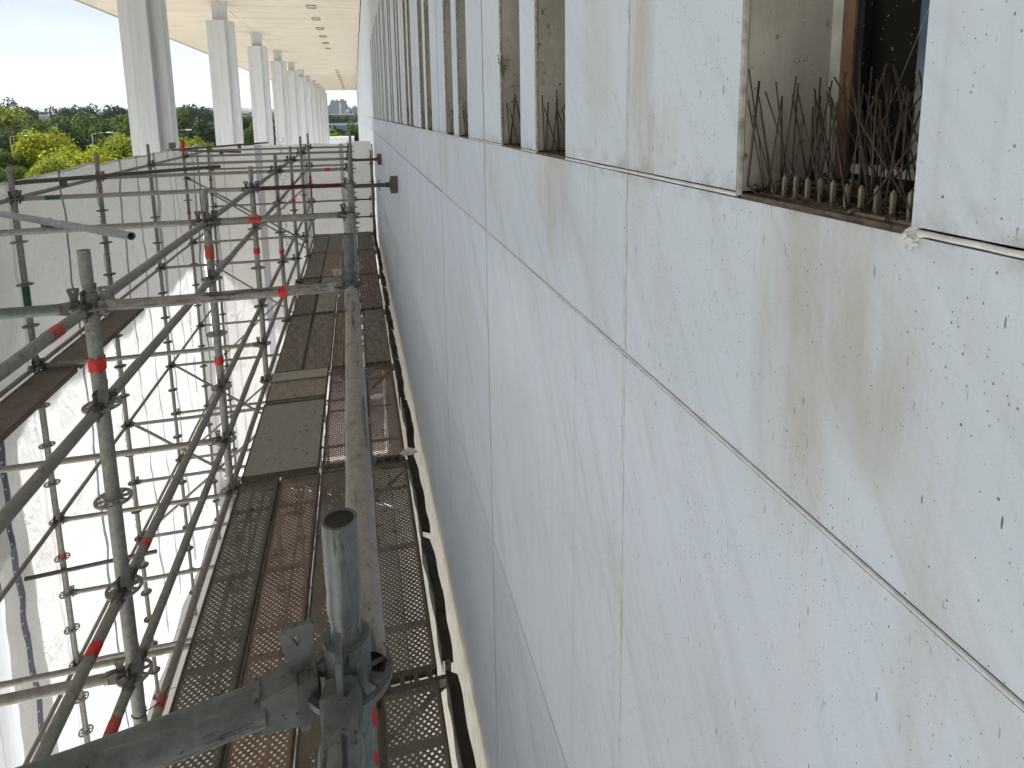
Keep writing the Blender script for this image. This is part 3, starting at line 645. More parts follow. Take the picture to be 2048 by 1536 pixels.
loose((-3.6, 13.6, -.66), (-1.97, 15.1, -.62), 'thin dark tube crossing above the tie tube at the far end', M_dark, .02)
tag(coupler(None, (-2.5, 14.62, -.66), .3), 'dark coupler high on the thin crossing tube at the far end', 'coupler')
loose((-3.98, YK(2) - .05, -4.80), (-2.35, YK(2) - .05, -4.72), 'dark tie tube braced against the near column low on the left', M_dark, .022)
# tie tubes with timber pads against the wall and columns
g = G('red_stained_timber', .85); n = g.noise(g.coord(scale=(1, 1, 6)), 22, 5); g.base(g.mix(g.mr(n, .4, .65), (.11, .07, .06), (.20, .155, .14))); g.bump(n, .004); M_pad = g.m
def pad(x0, x1, yc, w, zc, h, label):
    root = empty('timber_pad', ((x0 + x1) / 2, yc, zc)); tag(root, label, 'timber pad'); t = (x1 - x0) / 2
    MB().box(-t, t, -w, w, -h, h).mesh('p'); MB().box(-t, t, -w, w, -h, h).obj('block', M_pad, root, bevel=.004)
    s = -1 if x0 > 0 else 1
    pl = MB().box(-.004, .004, -.06, .06, -.06, .06).tube((0, 0, 0), (s * .05, 0, 0), .03, 12).obj('jack_plate', M_dark, root, (s * (t + .004), 0, 0))
for k, z in ((2, -.79), (4, -.80)):
    y = YK(k) + .02
    ledger((XI - .03, y, z), (.335, y, z), 'short tie tube from the inner row to the wall, %s' % FR[k], M_dark, heads=(0, 0))
    MB_ = MB().tube((.22, y, z), (.232, y, z), .062, 16).obj('collar_disc', M_dark); tag(MB_, 'dark round collar on the tie tube, %s' % FR[k], 'collar', 'tie collars')
    pad(.352, .425, y, .05, z, .095, 'brown timber pad pressed on the marble wall at the %s' % FR[k])
pad(-3.95, -3.90, 14.95, .19, -.72, .16, 'red timber pad on the second column beside the tie tube')
pad(-3.95, -3.87, YK(2) - .05, .12, -4.80, .20, 'red timber pad on the near column, low at the left edge')
# ------------------------------------------------------------------ planks
def perfmat(name, clog=.5, seed=0, bars=((0, 0),)):
    g = G(name, .72, .15); c = g.coord(); x, y, z = g.sep(c); oc = g.n('ShaderNodeObjectInfo').outputs['Color']; rd = g.rnd()
    p, q_ = .034, .0175
    row = g.M('FLOOR', g.M('DIVIDE', y, q_)); hx = g.M('SUBTRACT', g.M('FRACT', g.M('ADD', g.M('DIVIDE', x, p), g.M('MULTIPLY', g.M('MODULO', g.M('ADD', row, 4000.), 2.), .5))), .5)
    hy = g.M('SUBTRACT', g.M('FRACT', g.M('DIVIDE', y, q_)), .5)
    a = g.M('MULTIPLY', hx, p); b = g.M('MULTIPLY', hy, q_); d = g.M('SQRT', g.M('ADD', g.M('MULTIPLY', a, a), g.M('MULTIPLY', b, b)))
    hole = g.M('LESS_THAN', d, .0072)
    cl = g.noise(g.coord(scale=(1, .45, 1), loc=(seed, seed, 0)), 9, 6, .7); ad = g.M('ADD', cl, g.M('MULTIPLY', g.M('SUBTRACT', rd, .5), .06))
    hole = g.M('MULTIPLY', hole, g.M('GREATER_THAN', ad, clog))
    hole = g.M('MULTIPLY', hole, g.M('LESS_THAN', g.M('ABSOLUTE', x), .119))
    hole = g.M('MULTIPLY', hole, g.M('GREATER_THAN', g.M('ABSOLUTE', g.M('SUBTRACT', g.M('FRACT', g.M('DIVIDE', y, .66)), .5)), .035))
    hole = g.M('MULTIPLY', hole, g.M('GREATER_THAN', z, -.006))
    n1 = g.noise(c, 24, 7, .75); n2 = g.noise(c, 4, 4); n3 = g.noise(c, 70, 4, .6)
    col = g.mix(g.mr(n1, .3, .72, 0, .8), oc, g.mix(.5, oc, (.30, .27, .23)), 'MIX'); col = g.mix(g.mr(n2, .45, .65, 0, .6), col, (.10, .08, .064)); col = g.mix(g.mr(n3, .62, .7, 0, .6), col, (.28, .26, .23))
    g.base(col); g.bump(n1, .003)
    # each punched hole is see-through
    tr = g.n('ShaderNodeBsdfTransparent'); ms = g.n('ShaderNodeMixShader'); g.L(hole, ms.inputs[0]); g.L(g.p.outputs[0], ms.inputs[1]); g.L(tr.outputs[0], ms.inputs[2]); g.L(ms.outputs[0], g.o.inputs[0])
    return g.m
M_perf = perfmat('perforated_deck_steel', .37); M_perfd = perfmat('perforated_deck_steel_caked', .56, 3)
def solidmat(name, ribs, axis=0):
    g = G(name, .8); c = g.coord(); s = g.sep(c); oc = g.n('ShaderNodeObjectInfo').outputs['Color']
    n1 = g.noise(g.coord(scale=(1, .35, 1)), 16, 7, .7); n2 = g.noise(c, 3, 4); n3 = g.noise(c, 60, 4)
    col = g.mix(g.mr(n1, .32, .7), g.mix(.30, oc, (.05, .042, .035)), g.mix(.45, oc, (.55, .51, .46)))
    col = g.mix(g.mr(n3, .66, .72, 0, .8), col, (.03, .025, .02))
    if ribs:
        w = g.M('SINE', g.M('MULTIPLY', s[axis], 6.283 / ribs)); col = g.mix(g.mr(w, -.9, -.2, .4, 0), col, (.06, .05, .04)); g.bump(w, .006)
    else: g.bump(n1, .004)
    g.base(col); return g.m
M_ply = solidmat('weathered_plywood', 0); M_rib = solidmat('ribbed_deck', .042); M_ribc = solidmat('cross_ribbed_deck', .017, 1)
M_rail = steel('deck_rail_steel', (.10, .085, .07), .55, .1, .7)
TWIG = simple('deck_litter', (.05, .035, .025), .9)
def deck(x0, x1, y0, y1, z, col, mat, label, frame=None, claws=True, sag=0):
    w = (x1 - x0) / 2; Ld = y1 - y0; root = empty('scaffold_plank', (x0 + w, y0, z)); tag(root, label, 'plank', 'scaffold planks')
    tpz = MB(); tpz.box(-w + .012, w - .012, .045, Ld - .045, -.004, 0)
    t = tpz.obj('walking_surface', mat, root); t.color = (*col, 1)
    for s_ in (-1, 1):
        fr = MB(); fr.box(s_ * w - (.0 if s_ < 0 else .012), s_ * w + (.012 if s_ < 0 else 0), .02, Ld - .02, -.05, .006)
        fr.obj('side_rail', frame or M_rail, root, bevel=.002)
    for yy_ in (.012, Ld - .045):
        MB().box(-w + .0125, w - .0125, yy_, yy_ + .0325, -.03, .003).obj('end_cap', frame or M_rail, root)
        for j in range(4):
            xx = -w + .04 + j * (2 * w - .08) / 3; yy2 = yy_ - .028 if yy_ < .5 else yy_ + .033
            MB().box(xx - .012, xx + .012, yy2, yy2 + .027, -.022, .004).obj('hook', M_dark, root)
    return root
DZ = -2.862
cols3 = [(-1.02, -.725), (-.712, -.417), (-.404, -.109)]; colR = (-.02, .272)
gg = lambda k: (YK(k) + .012, YK(k + 1) - .012)
GG = (.125, .125, .10); RU = (.22, .13, .10); DK = (.165, .137, .108); TAN = (.34, .26, .18); GR = (.30, .28, .25); RED = (.21, .115, .095); ORG = (.29, .165, .09)
lay = {-2: [(GG, M_perf), (RU, M_perf), (DK, M_perfd), (DK, M_perf)],
       -1: [(GG, M_perf), (ORG, M_perf), (DK, M_perfd), (DK, M_perf)], 0: [(GG, M_perf), (RU, M_perf), (DK, M_perfd), (DK, M_perf)], 1: [None, None, (RU, M_perf), (RED, M_perf)],
       2: [(DK, M_ply), (DK, M_ply), (ORG, M_rib), (DK, M_ply)], 3: [(DK, M_rib), (GR, M_ply), (DK, M_rib), (RED, M_rib)],
       4: [(GG, M_ply), (TAN, M_rib), (DK, M_rib), (RED, M_rib)], 5: [(GG, M_ply), (GG, M_ply), (DK, M_rib), (GG, M_rib)]}
M_tanrail = steel('tan_rail', (.25, .19, .13), .6, 0, .8)
cname = {GG: 'greenish dark', RU: 'rusty brown', DK: 'dark brown', TAN: 'tan', GR: 'pale grey', RED: 'reddish', ORG: 'orange brown'}
posn = ['on the outer edge', 'second from the outer edge', 'beneath the rail', 'beside the wall']
for k, row in lay.items():
    for i, it in enumerate(row):
        if it is None: continue
        x0, x1 = (cols3 + [colR])[i]; a, b = gg(k)
        deck(x0 + (.012 * -k if i == 3 and k > 2 else 0), x1 - (.0 * k), a, b, DZ + r2.uniform(-.004, .004), it[0], it[1], '%s %s plank %s, %s' % (cname[it[0]], 'perforated' if it[1] in (M_perf, M_perfd) else 'solid', posn[i], BY[k]), M_tanrail if (k >= 4 and i == 1) else None)
a, b = gg(1)
deck(-1.02, -.43, a, a + 1.33, DZ + .004, (.74, .69, .61), M_ribc, 'wide pale cross-ribbed aluminium deck board in the third bay')
deck(-1.02, -.43, a + 1.35, b, DZ + .002, (.36, .29, .22), M_ply, 'brown plywood infill board at the end of the third bay')
bd = MB().box(-1.015, -.44, b - .22, b - .01, DZ + .009, DZ + .026).obj('loose_board', solidmat('pale_board', 0), bevel=.003); bd.color = (.48, .45, .40, 1); tag(bd, 'pale narrow board lying across the plywood infill', 'board')
for k in (0, 1, 2):
    a, b = gg(k); deck(-3.235, -2.89, a, b, -2.53, DK, M_perfd, 'dark plank beside the sheeting with light at its edge, %s' % BY[k])
# lower level decks, seen dark through gaps, one lift below: only beams (kept open so light passes)
# toe strips between deck and wall: curled dark metal
M_toe = simple('dark_brown_toe_board', (.035, .024, .018), .75, 0, .6, 12, bump=.004)
r5 = random.Random(5)
for k in range(-2, 6):
    a, b = gg(k)
    for h in range(2):
        y0_ = a + .02 + h * (b - a) / 2; y1_ = y0_ + (b - a) / 2 - .05; vs = []; fs = []; n_ = 14
        dx0, dx1 = r5.uniform(-.012, .012), r5.uniform(-.012, .012); bow = r5.uniform(.004, .022)
        for i in range(n_ + 1):
            t = i / n_; y = y0_ + (y1_ - y0_) * t; xc = .312 + dx0 + (dx1 - dx0) * t + bow * sin(pi * t) + .004 * sin(t * 17 + k)
            for (ox, oz) in ((-.010, -.15), (-.014, .045), (-.010, .05), (.046, .014), (.046, .006), (-.006, .03), (-.002, -.15)): vs.append((xc + ox, y, DZ + oz + .006 * sin(t * 11 + k * 2 + h)))
        for i in range(n_):
            for j in range(6): a_ = i * 7 + j; fs.append((a_, a_ + 1, a_ + 8, a_ + 7))
        o = MB().add(vs, fs).obj('toe_board', M_toe); tag(o, 'curled dark toe strip by the wall, %s half of the %s' % ('near' if h == 0 else 'far', BY[k]), 'toe board', 'toe strips along the wall')
    # bracket at each frame
    c = empty('deck_bracket', (XI, YK(k + 1), DZ - .05)); tag(c, 'dark bracket carrying the wall-side plank, %s' % FR.get(k + 1, 'far'), 'bracket', 'deck brackets')
    MB().box(.03, .40, -.012, .012, -.03, .02).obj('arm', M_dark, c); MB().tube((.03, 0, -.30), (.36, 0, -.03), .014, 8).obj('strut', M_dark, c); MB().tube((.38, 0, -.05), (.38, 0, .10), .017, 10).obj('peg', M_dark, c)
# thin lower rails between inner row and wall-side panels
for k in range(-1, 6):
    ledger((XI + .035, YK(k), -2.95), (XI + .035, YK(k + 1), -2.95), 'pale thin tube below the gap beside the wall-side panels, %s' % BY[k], M_pale, r=.016, heads=(0, 0))
# crumpled white rags
M_rag = simple('white_rag', (.68, .67, .64), .8, 0, .2, 30)
def rag(p, s, label, seed):
    bm = bmesh.new(); bmesh.ops.create_icosphere(bm, subdivisions=3, radius=s); r = random.Random(seed); ph = [r.uniform(0, 6) for _ in range(6)]
    for v in bm.verts:
        c = v.co.normalized(); f = 1 + .45 * sin(6 * c.x + ph[0]) * cos(7 * c.y + ph[1]) + .2 * sin(13 * c.z + ph[2] + 5 * c.x); v.co = Vector((c.x * 1.3, c.y * 1.0, c.z * .35)) * s * f
    me = bpy.data.meshes.new('rag'); bm.to_mesh(me); bm.free(); me.polygons.foreach_set('use_smooth', [False] * len(me.polygons)); o = link('rag', me, M_rag, None, p); tag(o, label, 'rag')
rag((.075, 6.0, DZ + .03), .045, 'crumpled white rag on the dark wall-side plank', 2)
rag((.30, 4.85, DZ + .05), .045, 'white scrap caught on the deck bracket by the wall', 6)
# litter on the deck
lt = MB()
for i in range(1100):
    y = r5.uniform(2.8, 13); x = r5.choice([r5.uniform(-1, -.1), r5.uniform(0, .27)]); a = r5.uniform(0, 6.28); l = r5.uniform(.006, .03) * (1.6 if r5.random() < .1 else 1); p = Vector((x, y, DZ + .008)); lt.tube(p, p + Vector((cos(a) * l, sin(a) * l, r5.uniform(-.001, .003))), r5.uniform(.001, .003), 4)
tag(lt.obj('deck_litter', TWIG), 'brown leaf litter and grit scattered on the deck', 'litter', kind='stuff')
# cable ties and wire on the second upright
w = MB(); c0 = Vector((XM, YK(0), -2.70)); pts = [c0 + Vector((.031 * cos(a), .031 * sin(a), .004 * sin(2 * a))) for a in [i * pi / 8 for i in range(17)]]; w.path(pts, .0022, 6); w.path([c0 + Vector((.03, 0, 0)), c0 + Vector((.09, .0, .03)), c0 + Vector((.13, 0, .10))], .0025, 6)
tag(w.obj('wire_tie', M_black), 'black wire tie wrapped round the second middle upright near the deck', 'wire')
# ================================================================== BIRD SPIKES, DEBRIS
M_wire = simple('rusty_spike_wire', (.075, .055, .042), .6, .3, .5, 60); M_nub = simple('plastic_spike_base', (.24, .21, .17), .6, 0, .3, 40); M_twig = simple('dry_twigs', (.10, .062, .04), .9, 0, .6, 60)
def spikes(y0, y1, seed, det, label):
    r = random.Random(seed); root = empty('bird_spikes', (WX + .05, (y0 + y1) / 2, SILL)); tag(root, label, 'bird spikes', 'bird spikes in the window slots'); o = root.location; b = MB()
    W_ = y1 - y0; n = 74 if det else 24
    for i in range(n):
        x = r.choice([.02, .05, .085]) + r.gauss(0, .003); y = y0 + .008 + (W_ - .016) * r.random(); h = r.uniform(.085, .135) if det else r.uniform(.10, .16); a = Vector((WX + x, y, SILL + .004))
        if det and r.random() < .12: a = Vector((WX + r.uniform(.0, .09), y, SILL + .02))
        tip = a + Vector((r.uniform(-.3, .3) * h * .7, r.gauss(0, .34) * h, h)); tip.y = min(max(tip.y, y0 + .004), y1 - .004); tip.x = max(tip.x, WX + .002)
        b.tube(a - o, tip - o, .0008 if det else .0014, 5)
    # bent wire rim
    if det: b.path([Vector((WX + .012, y1 - .012, SILL + .13)) - o, Vector((WX + .006, y1 - .007, SILL + .012)) - o, Vector((WX + .01, y1 - .02, SILL + .003)) - o, Vector((WX + .012, y1 - .15, SILL + .004)) - o], .0014, 6)
    b.obj('wire', M_wire, root)
    if det:
        nb = MB()
        for i in range(11):
            y = y1 - .035 - i * (W_ - .045) / 10.6; z1 = SILL + .026 + r.gauss(0, .001); x = WX + .018
            nb.box(x, x + .004, y - .0016, y + .0016, SILL + .001, z1); nb.add([(x, y - .0016, z1), (x + .004, y - .0016, z1), (x + .004, y + .0016, z1), (x, y + .0016, z1), (x + .002, y, z1 + .004)], [(0, 1, 4), (1, 2, 4), (2, 3, 4), (3, 0, 4)])
        for i in range(11):
            y = y1 - .03 - i * (W_ - .045) / 10.6; nb.box(WX + .085, WX + .088, y - .002, y + .002, SILL + .001, SILL + .022)
        nb.box(WX + .012, WX + .03, y0 + .006, y1 - .02, SILL + .0016, SILL + .004)
        for p in ():
            pass
        nb.obj('plastic_base', M_nub, root, -o)
wn_ = ['slot window just right of the picture', 'nearest slot window with the dark pane']
cnt = 0
for i, (y0, y1) in enumerate(slots):
    if y0 < 0 and y1 < .1: continue
    d = abs(y0 - .39) < .01
    k = int((y0 - PJ) // PW) + 1; side = 'right' if ((y0 - PJ) % PW) < .5 else 'left'
    lab = 'dense rusty bird spikes with pale plastic bases in the nearest window slot' if d else 'rusty bird spikes in the %s slot of the %s window pair from the viewer' % (side, ['zeroth', 'first', 'second', 'third', 'fourth', 'fifth', 'sixth', 'seventh', 'eighth', 'ninth', 'tenth', 'eleventh', 'twelfth', 'thirteenth', 'fourteenth'][max(0, min(14, k))])
    if y0 < .1: lab = 'rusty bird spikes in the slot just outside the right edge'
    spikes(y0, y1, i, d, lab)
tw = MB(); r = random.Random(9)
for (y0, y1) in slots[:14]:
    n = 900 if abs(y0 - .39) < .01 else 50
    for i in range(n):
        x = WX + .012 + .10 * r.random() ** .8; y = y0 + .005 + (y1 - y0 - .01) * r.random(); a = r.uniform(0, 6.28); l = r.uniform(.006, .028); hgt = r.random() ** 2 * (.016 if x > WX + .03 else .004)
        p = Vector((x, y, SILL + .003 + hgt)); q_ = p + Vector((cos(a) * l * .6, sin(a) * l, r.uniform(-.003, .006))); q_.y = min(max(q_.y, y0 + .003), y1 - .003); q_.x = min(max(q_.x, WX + .004), WX + .118); tw.tube(p, q_, r.uniform(.0006, .0016), 4)
tag(tw.obj('nest_debris', M_twig), 'dry brown twigs and nest debris heaped in the window slots', 'debris', kind='stuff')
sp = MB(); base = Vector((WX + .004, 1.812, .12)); r = random.Random(3)
for i in range(9):
    a = r.uniform(-.5, 1.9); l = r.uniform(.02, .07); pts = [base + Vector((-.004 * t, -sin(a) * l * t, cos(a) * l * t - .02 * t * t)) for t in (0, .4, .75, 1)]; sp.path(pts, .0012, 4)
    for t in (.5, .7, .9): q_ = base + Vector((-.004, -sin(a) * l * t, cos(a) * l * t)); sp.add([q_, q_ + Vector((0, .008, .004)), q_ + Vector((-.003, .012, -.003)), q_ + Vector((0, .004, -.004))], [(0, 1, 2, 3)])
tag(sp.obj('weed_sprig', simple('weed_green', (.10, .10, .035), .8)), 'small dry weed growing from the jamb between two slots', 'plant')
cob = MB(); r = random.Random(12)                        # dust flecks and cobweb strands in front of the pane
for i in range(46):
    p = Vector((WX + r.uniform(.06, .105), r.uniform(.42, .565), r.uniform(-.06, .13))); cob.tube(p, p + Vector((r.gauss(0, .0008), r.gauss(0, .001), r.gauss(0, .0018))), r.uniform(.00012, .0003), 4)
for a, b in (((.50, .44, .12), (.535, .53, -.02)), ((.48, .42, .15), (.52, .47, .0)), ((.50, .45, .10), (.53, .50, .10))): cob.tube(a, b, .00022, 3)
tag(cob.obj('cobweb', simple('cobweb_dust', (.45, .44, .42), .9)), 'dusty cobweb strands hanging before the dark window pane', 'cobweb', kind='stuff')
# ================================================================== BACKGROUND
def leafmat(name, c1, c2, tr=.35):
    g = G(name, .85, 0, .1); ge = g.n('ShaderNodeNewGeometry').outputs['Random Per Island']; n = g.noise(g.coord(), .45, 4); r = g.rnd()
    col = g.mix(g.mr(g.M('ADD', g.M('MULTIPLY', ge, .6), g.M('MULTIPLY', n, .5)), .2, .9), c1, c2); col = g.mix(g.mr(r, 0, 1, 0, .35), col, g.mix(.5, col, (.03, .035, .012)))
    g.base(col); t = g.n('ShaderNodeBsdfTranslucent'); g.L(col, t.inputs[0]); ms = g.n('ShaderNodeMixShader', i={0: tr}); g.L(g.p.outputs[0], ms.inputs[1]); g.L(t.outputs[0], ms.inputs[2]); g.L(ms.outputs[0], g.o.inputs[0]); return g.m
M_yel = leafmat('leaves_yellow', (.085, .12, .010), (.33, .34, .025), .45); M_yg = leafmat('leaves_yellow_green', (.085, .12, .012), (.24, .27, .03), .45)
M_mid = leafmat('leaves_mid_green', (.035, .06, .014), (.10, .14, .035)); M_drk = leafmat('leaves_dark_green', (.010, .022, .010), (.045, .07, .028), .2)
M_bark = simple('tree_bark', (.07, .055, .04), .9)
def crown_mesh(seed, nleaf, size, flat=.75, nb=16):
    """unit crown: radius 1, centre 0, leaf quads on a cluster of lobes"""
    r = np.random.default_rng(seed); cs = r.normal(0, 1, (nb, 3)); cs /= np.linalg.norm(cs, axis=1)[:, None]; cs *= r.uniform(.25, .72, (nb, 1)); cs[:, 2] *= flat; rad = r.uniform(.22, .42, nb)
    k = r.choice(nb, nleaf, p=rad ** 2 / (rad ** 2).sum()); d = r.normal(0, 1, (nleaf, 3)); d /= np.linalg.norm(d, axis=1)[:, None]; pos = cs[k] + d * (rad[k] * r.uniform(.72, 1.06, nleaf))[:, None]
    pos[:, 2] *= .9
    nrm = d + r.normal(0, .55, (nleaf, 3)) + np.array([0, 0, .5]); nrm /= np.linalg.norm(nrm, axis=1)[:, None]
    a = np.cross(nrm, r.normal(0, 1, (nleaf, 3))); a /= np.linalg.norm(a, axis=1)[:, None]; b = np.cross(nrm, a); s = size * r.uniform(.55, 1.4, nleaf)[:, None]
    v = np.stack([pos - a * s, pos - b * s * .6, pos + a * s, pos + b * s * .6], 1).reshape(-1, 3)
    me = bpy.data.meshes.new('crown'); me.from_pydata(v.tolist(), [], np.arange(nleaf * 4).reshape(-1, 4).tolist()); me.update(); return me
CR_near = [crown_mesh(i, 15000, .034, .75, 34) for i in range(3)]; CR_mid = [crown_mesh(10 + i, 6500, .05, .8, 26) for i in range(4)]; CR_far = [crown_mesh(20 + i, 1100, .085, .8, 14) for i in range(4)]
TR = MB()
for i in range(7):
    a = i * .9; TR.tube((0, 0, .35 + .05 * i), (cos(a) * .5, sin(a) * .5, .85 + .03 * i), .05, 6, .015, cap=False)
TR.tube((0, 0, -.2), (.03, 0, .5), .11, 8, .07).tube((.03, 0, .5), (0, .02, 1.0), .07, 8, .02)
ME_tr = TR.mesh('trunk'); _mm = {}
def tree(u, vtop, Y, wpx, kind, lvl, label, hfac=.9, name='broadleaf_tree', group='trees in the park'):
    p = at(u, vtop, Y); half = wpx / 2 * Y / F * 1.2; zt = p.z; H = half * 2 * hfac; zc = zt - H / 2 * .92
    root = empty(name, (p.x, Y, -15)); tag(root, label, 'tree', group)
    src = {0: CR_near, 1: CR_mid, 2: CR_far}[lvl]; me = src[random.randrange(len(src))]; key = (me.name, kind.name)
    if key not in _mm: _mm[key] = me.copy(); _mm[key].materials.clear(); _mm[key].materials.append(kind)
    c = bpy.data.objects.new('crown', _mm[key]); COL.objects.link(c); c.parent = root; c.location = (0, 0, zc + 15); c.scale = (half, half, H / 2 / .62); c.rotation_euler = (0, 0, random.uniform(0, 6.28))
    t = link('trunk', ME_tr, M_bark, root); h = max(1.0, zc + 15 + H * .05); t.scale = (h * .28, h * .28, h)
    return root
T_ = [ # u, vtop, Y, width px, material, level, label
 (72, 262, 46, 118, M_yel, 0, 'bright yellow-green tree low at the left, nearest to the sheeting'),
 (158, 296, 40, 120, M_yel, 0, 'yellow-crowned tree behind the upright rising above the side sheeting'),
 (110, 318, 36, 110, M_yg, 0, 'yellow-green bush-like tree just above the sheeting top at left'),
 (235, 272, 50, 105, M_yg, 0, 'round mid-green tree directly left of the second column'),
 (0, 300, 44, 70, M_mid, 0, 'green tree cut by the left picture edge above the sheeting'),
 (20, 335, 40, 70, M_mid, 0, 'small green tree at the left corner above the top rail'),
 (10, 216, 150, 90, M_yg, 1, 'light green tall tree at the left picture edge'),
 (-10, 258, 110, 60, M_mid, 1, 'green tree beneath the light tall one at the left edge'),
 (88, 238, 120, 92, M_mid, 1, 'olive green tree mid-distance left'),
 (130, 262, 90, 80, M_drk, 1, 'dark tree behind the bright yellow crowns'),
 (165, 246, 95, 90, M_mid, 1, 'dark green tree with lit top behind the street lamp'),
 (215, 236, 110, 100, M_mid, 1, 'broad green tree left of the second column, behind the round one'),
 (250, 246, 120, 70, M_mid, 1, 'green tree partly hidden by the second column'),
 (230, 213, 240, 50, M_drk, 1, 'dark domed oak standing above the skyline'),
 (150, 216, 300, 60, M_drk, 1, 'dark tree on the skyline, centre left'),
 (185, 214, 330, 50, M_drk, 1, 'dark tree on the skyline next to the domed oak'),
 (110, 219, 320, 60, M_drk, 1, 'dark flat-topped tree on the skyline beside the pale house'),
 (60, 218, 300, 60, M_drk, 1, 'dark tree on the skyline left of the pale house'),
 (15, 208, 340, 50, M_drk, 1, 'dark tree on the skyline at the left edge'),
 (365, 224, 120, 75, M_mid, 1, 'green tree just right of the second column'),
 (405, 246, 95, 70, M_drk, 1, 'dark tree left of the third column'),
 (385, 276, 60, 80, M_yg, 0, 'bright green low tree between second and third columns'),
 (410, 216, 320, 50, M_drk, 1, 'dark skyline tree between second and third columns, right'),
 (372, 212, 280, 55, M_drk, 1, 'dark skyline tree between second and third columns, left'),
 (425, 250, 150, 40, M_mid, 1, 'small tree right beside the third column'),
 (492, 234, 150, 50, M_mid, 1, 'green tree between third and fourth columns'),
 (500, 252, 120, 45, M_mid, 1, 'lower green tree between third and fourth columns'),
 (545, 236, 200, 40, M_mid, 1, 'tree seen between fourth and fifth columns'),
 (703, 250, 130, 34, M_mid, 1, 'green tree in the gap at the end of the terrace'),
 (668, 266, 125, 30, M_yg, 1, 'low bush behind the far parapet'),
 (665, 232, 420, 30, M_drk, 2, 'dark tree behind the bridge, left'),
 (685, 231, 430, 34, M_drk, 2, 'dark tree behind the bridge, middle'),
 (706, 234, 400, 26, M_drk, 2, 'dark tree behind the bridge, right')]
for t in T_: tree(*t)
# wooded belts farther off: one mass
fw = []; fs = []; rr = np.random.default_rng(5)
V = []
for i in range(1150):
    u = rr.uniform(-350, 745); Y = (rr.uniform(170, 900), rr.uniform(900, 2400), rr.uniform(2300, 5000))[i % 3]
    base_h = {0: 0}.get(0, 0); h = rr.uniform(7, 13) if Y > 300 else rr.uniform(6, 11); x = at(u, 240, Y).x; rad = rr.uniform(5, 9) * (1 if Y < 900 else 2.2 if Y < 2300 else 6)
    if 655 < u < 715 and Y < 640: continue
    n = 190 if Y < 900 else 90; d = rr.normal(0, 1, (n, 3)); d /= np.linalg.norm(d, axis=1)[:, None]; pos = np.array([x, Y, -15 + h - rad * .2]) + d * rad * rr.uniform(.75, 1.08, (n, 1)) * np.array([1, 1, .62])
    a = rr.normal(0, 1, (n, 3)); a /= np.linalg.norm(a, axis=1)[:, None]; b = np.cross(a, d); s = rad * .17 * rr.uniform(.6, 1.3, (n, 1))
    V.append(np.stack([pos - a * s, pos - b * s, pos + a * s, pos + b * s], 1).reshape(-1, 3))
V = np.concatenate(V); me = bpy.data.meshes.new('woods'); me.from_pydata(V.tolist(), [], np.arange(len(V)).reshape(-1, 4).tolist()); me.update()
tag(link('far_woodland', me, M_drk), 'dark far-off wood filling the plain to the horizon', 'woodland', kind='stuff')
# street lamps
M_lamp = simple('lamp_post_metal', (.12, .13, .12), .5, .4)
for (u, v, Y, lab, d) in ((184, 268, 70, 'tall street lamp with a long pale arm before the dark trees', 1), (20, 274, 75, 'street lamp arm half hidden in trees at the left edge', 1), (30, 312, 60, 'street lamp with pale head before the yellow tree', 1), (348, 262, 80, 'street lamp arm just right of the second column', 1)):
    p = at(u, v, Y); r_ = empty('street_lamp', (p.x, Y, -15)); tag(r_, lab, 'street lamp', 'street lamps in the park'); h = p.z + 15
    MB().tube((0, 0, 0), (0, 0, h), .07, 8, .035).obj('pole', M_lamp, r_); MB().path([Vector((0, 0, h - .02)), Vector((.6, 0, h + .08)), Vector((1.3, 0, h + .12))], .028, 6).obj('arm', M_lamp, r_)
    hd = MB().tube((1.25, 0, h + .12), (1.9, 0, h + .10), .035, 8, .07).obj('lamp_head', simple('lamp_head_grey', (.6, .6, .58), .4), r_)
# pale house
def house(p, w, d, h, label, name='house', mat=None):
    r_ = empty(name, (p.x, p.y, -15)); tag(r_, label, 'building'); z0 = p.z + 15 - h
    MB().box(-w, w, -d, d, 0, z0 + h * .7).obj('wall', mat or simple('pale_wall', (.62, .62, .6)), r_); MB().prism([(-w * 1.1, -d * 1.1), (w * 1.1, -d * 1.1), (w * 1.1, d * 1.1), (-w * 1.1, d * 1.1)], z0 + h * .71, z0 + h).obj('roof', simple('pale_roof', (.7, .7, .68)), r_)
    for i in range(3): MB().box(-w * .7 + i * w * .55, -w * .5 + i * w * .55, -d - .05, -d - .01, z0 + h * .1, z0 + h * .5).obj('window', M_black, r_)
house(at(88, 229, 260), 1.2, 1, 2.2, 'small pale house among the dark trees at left')
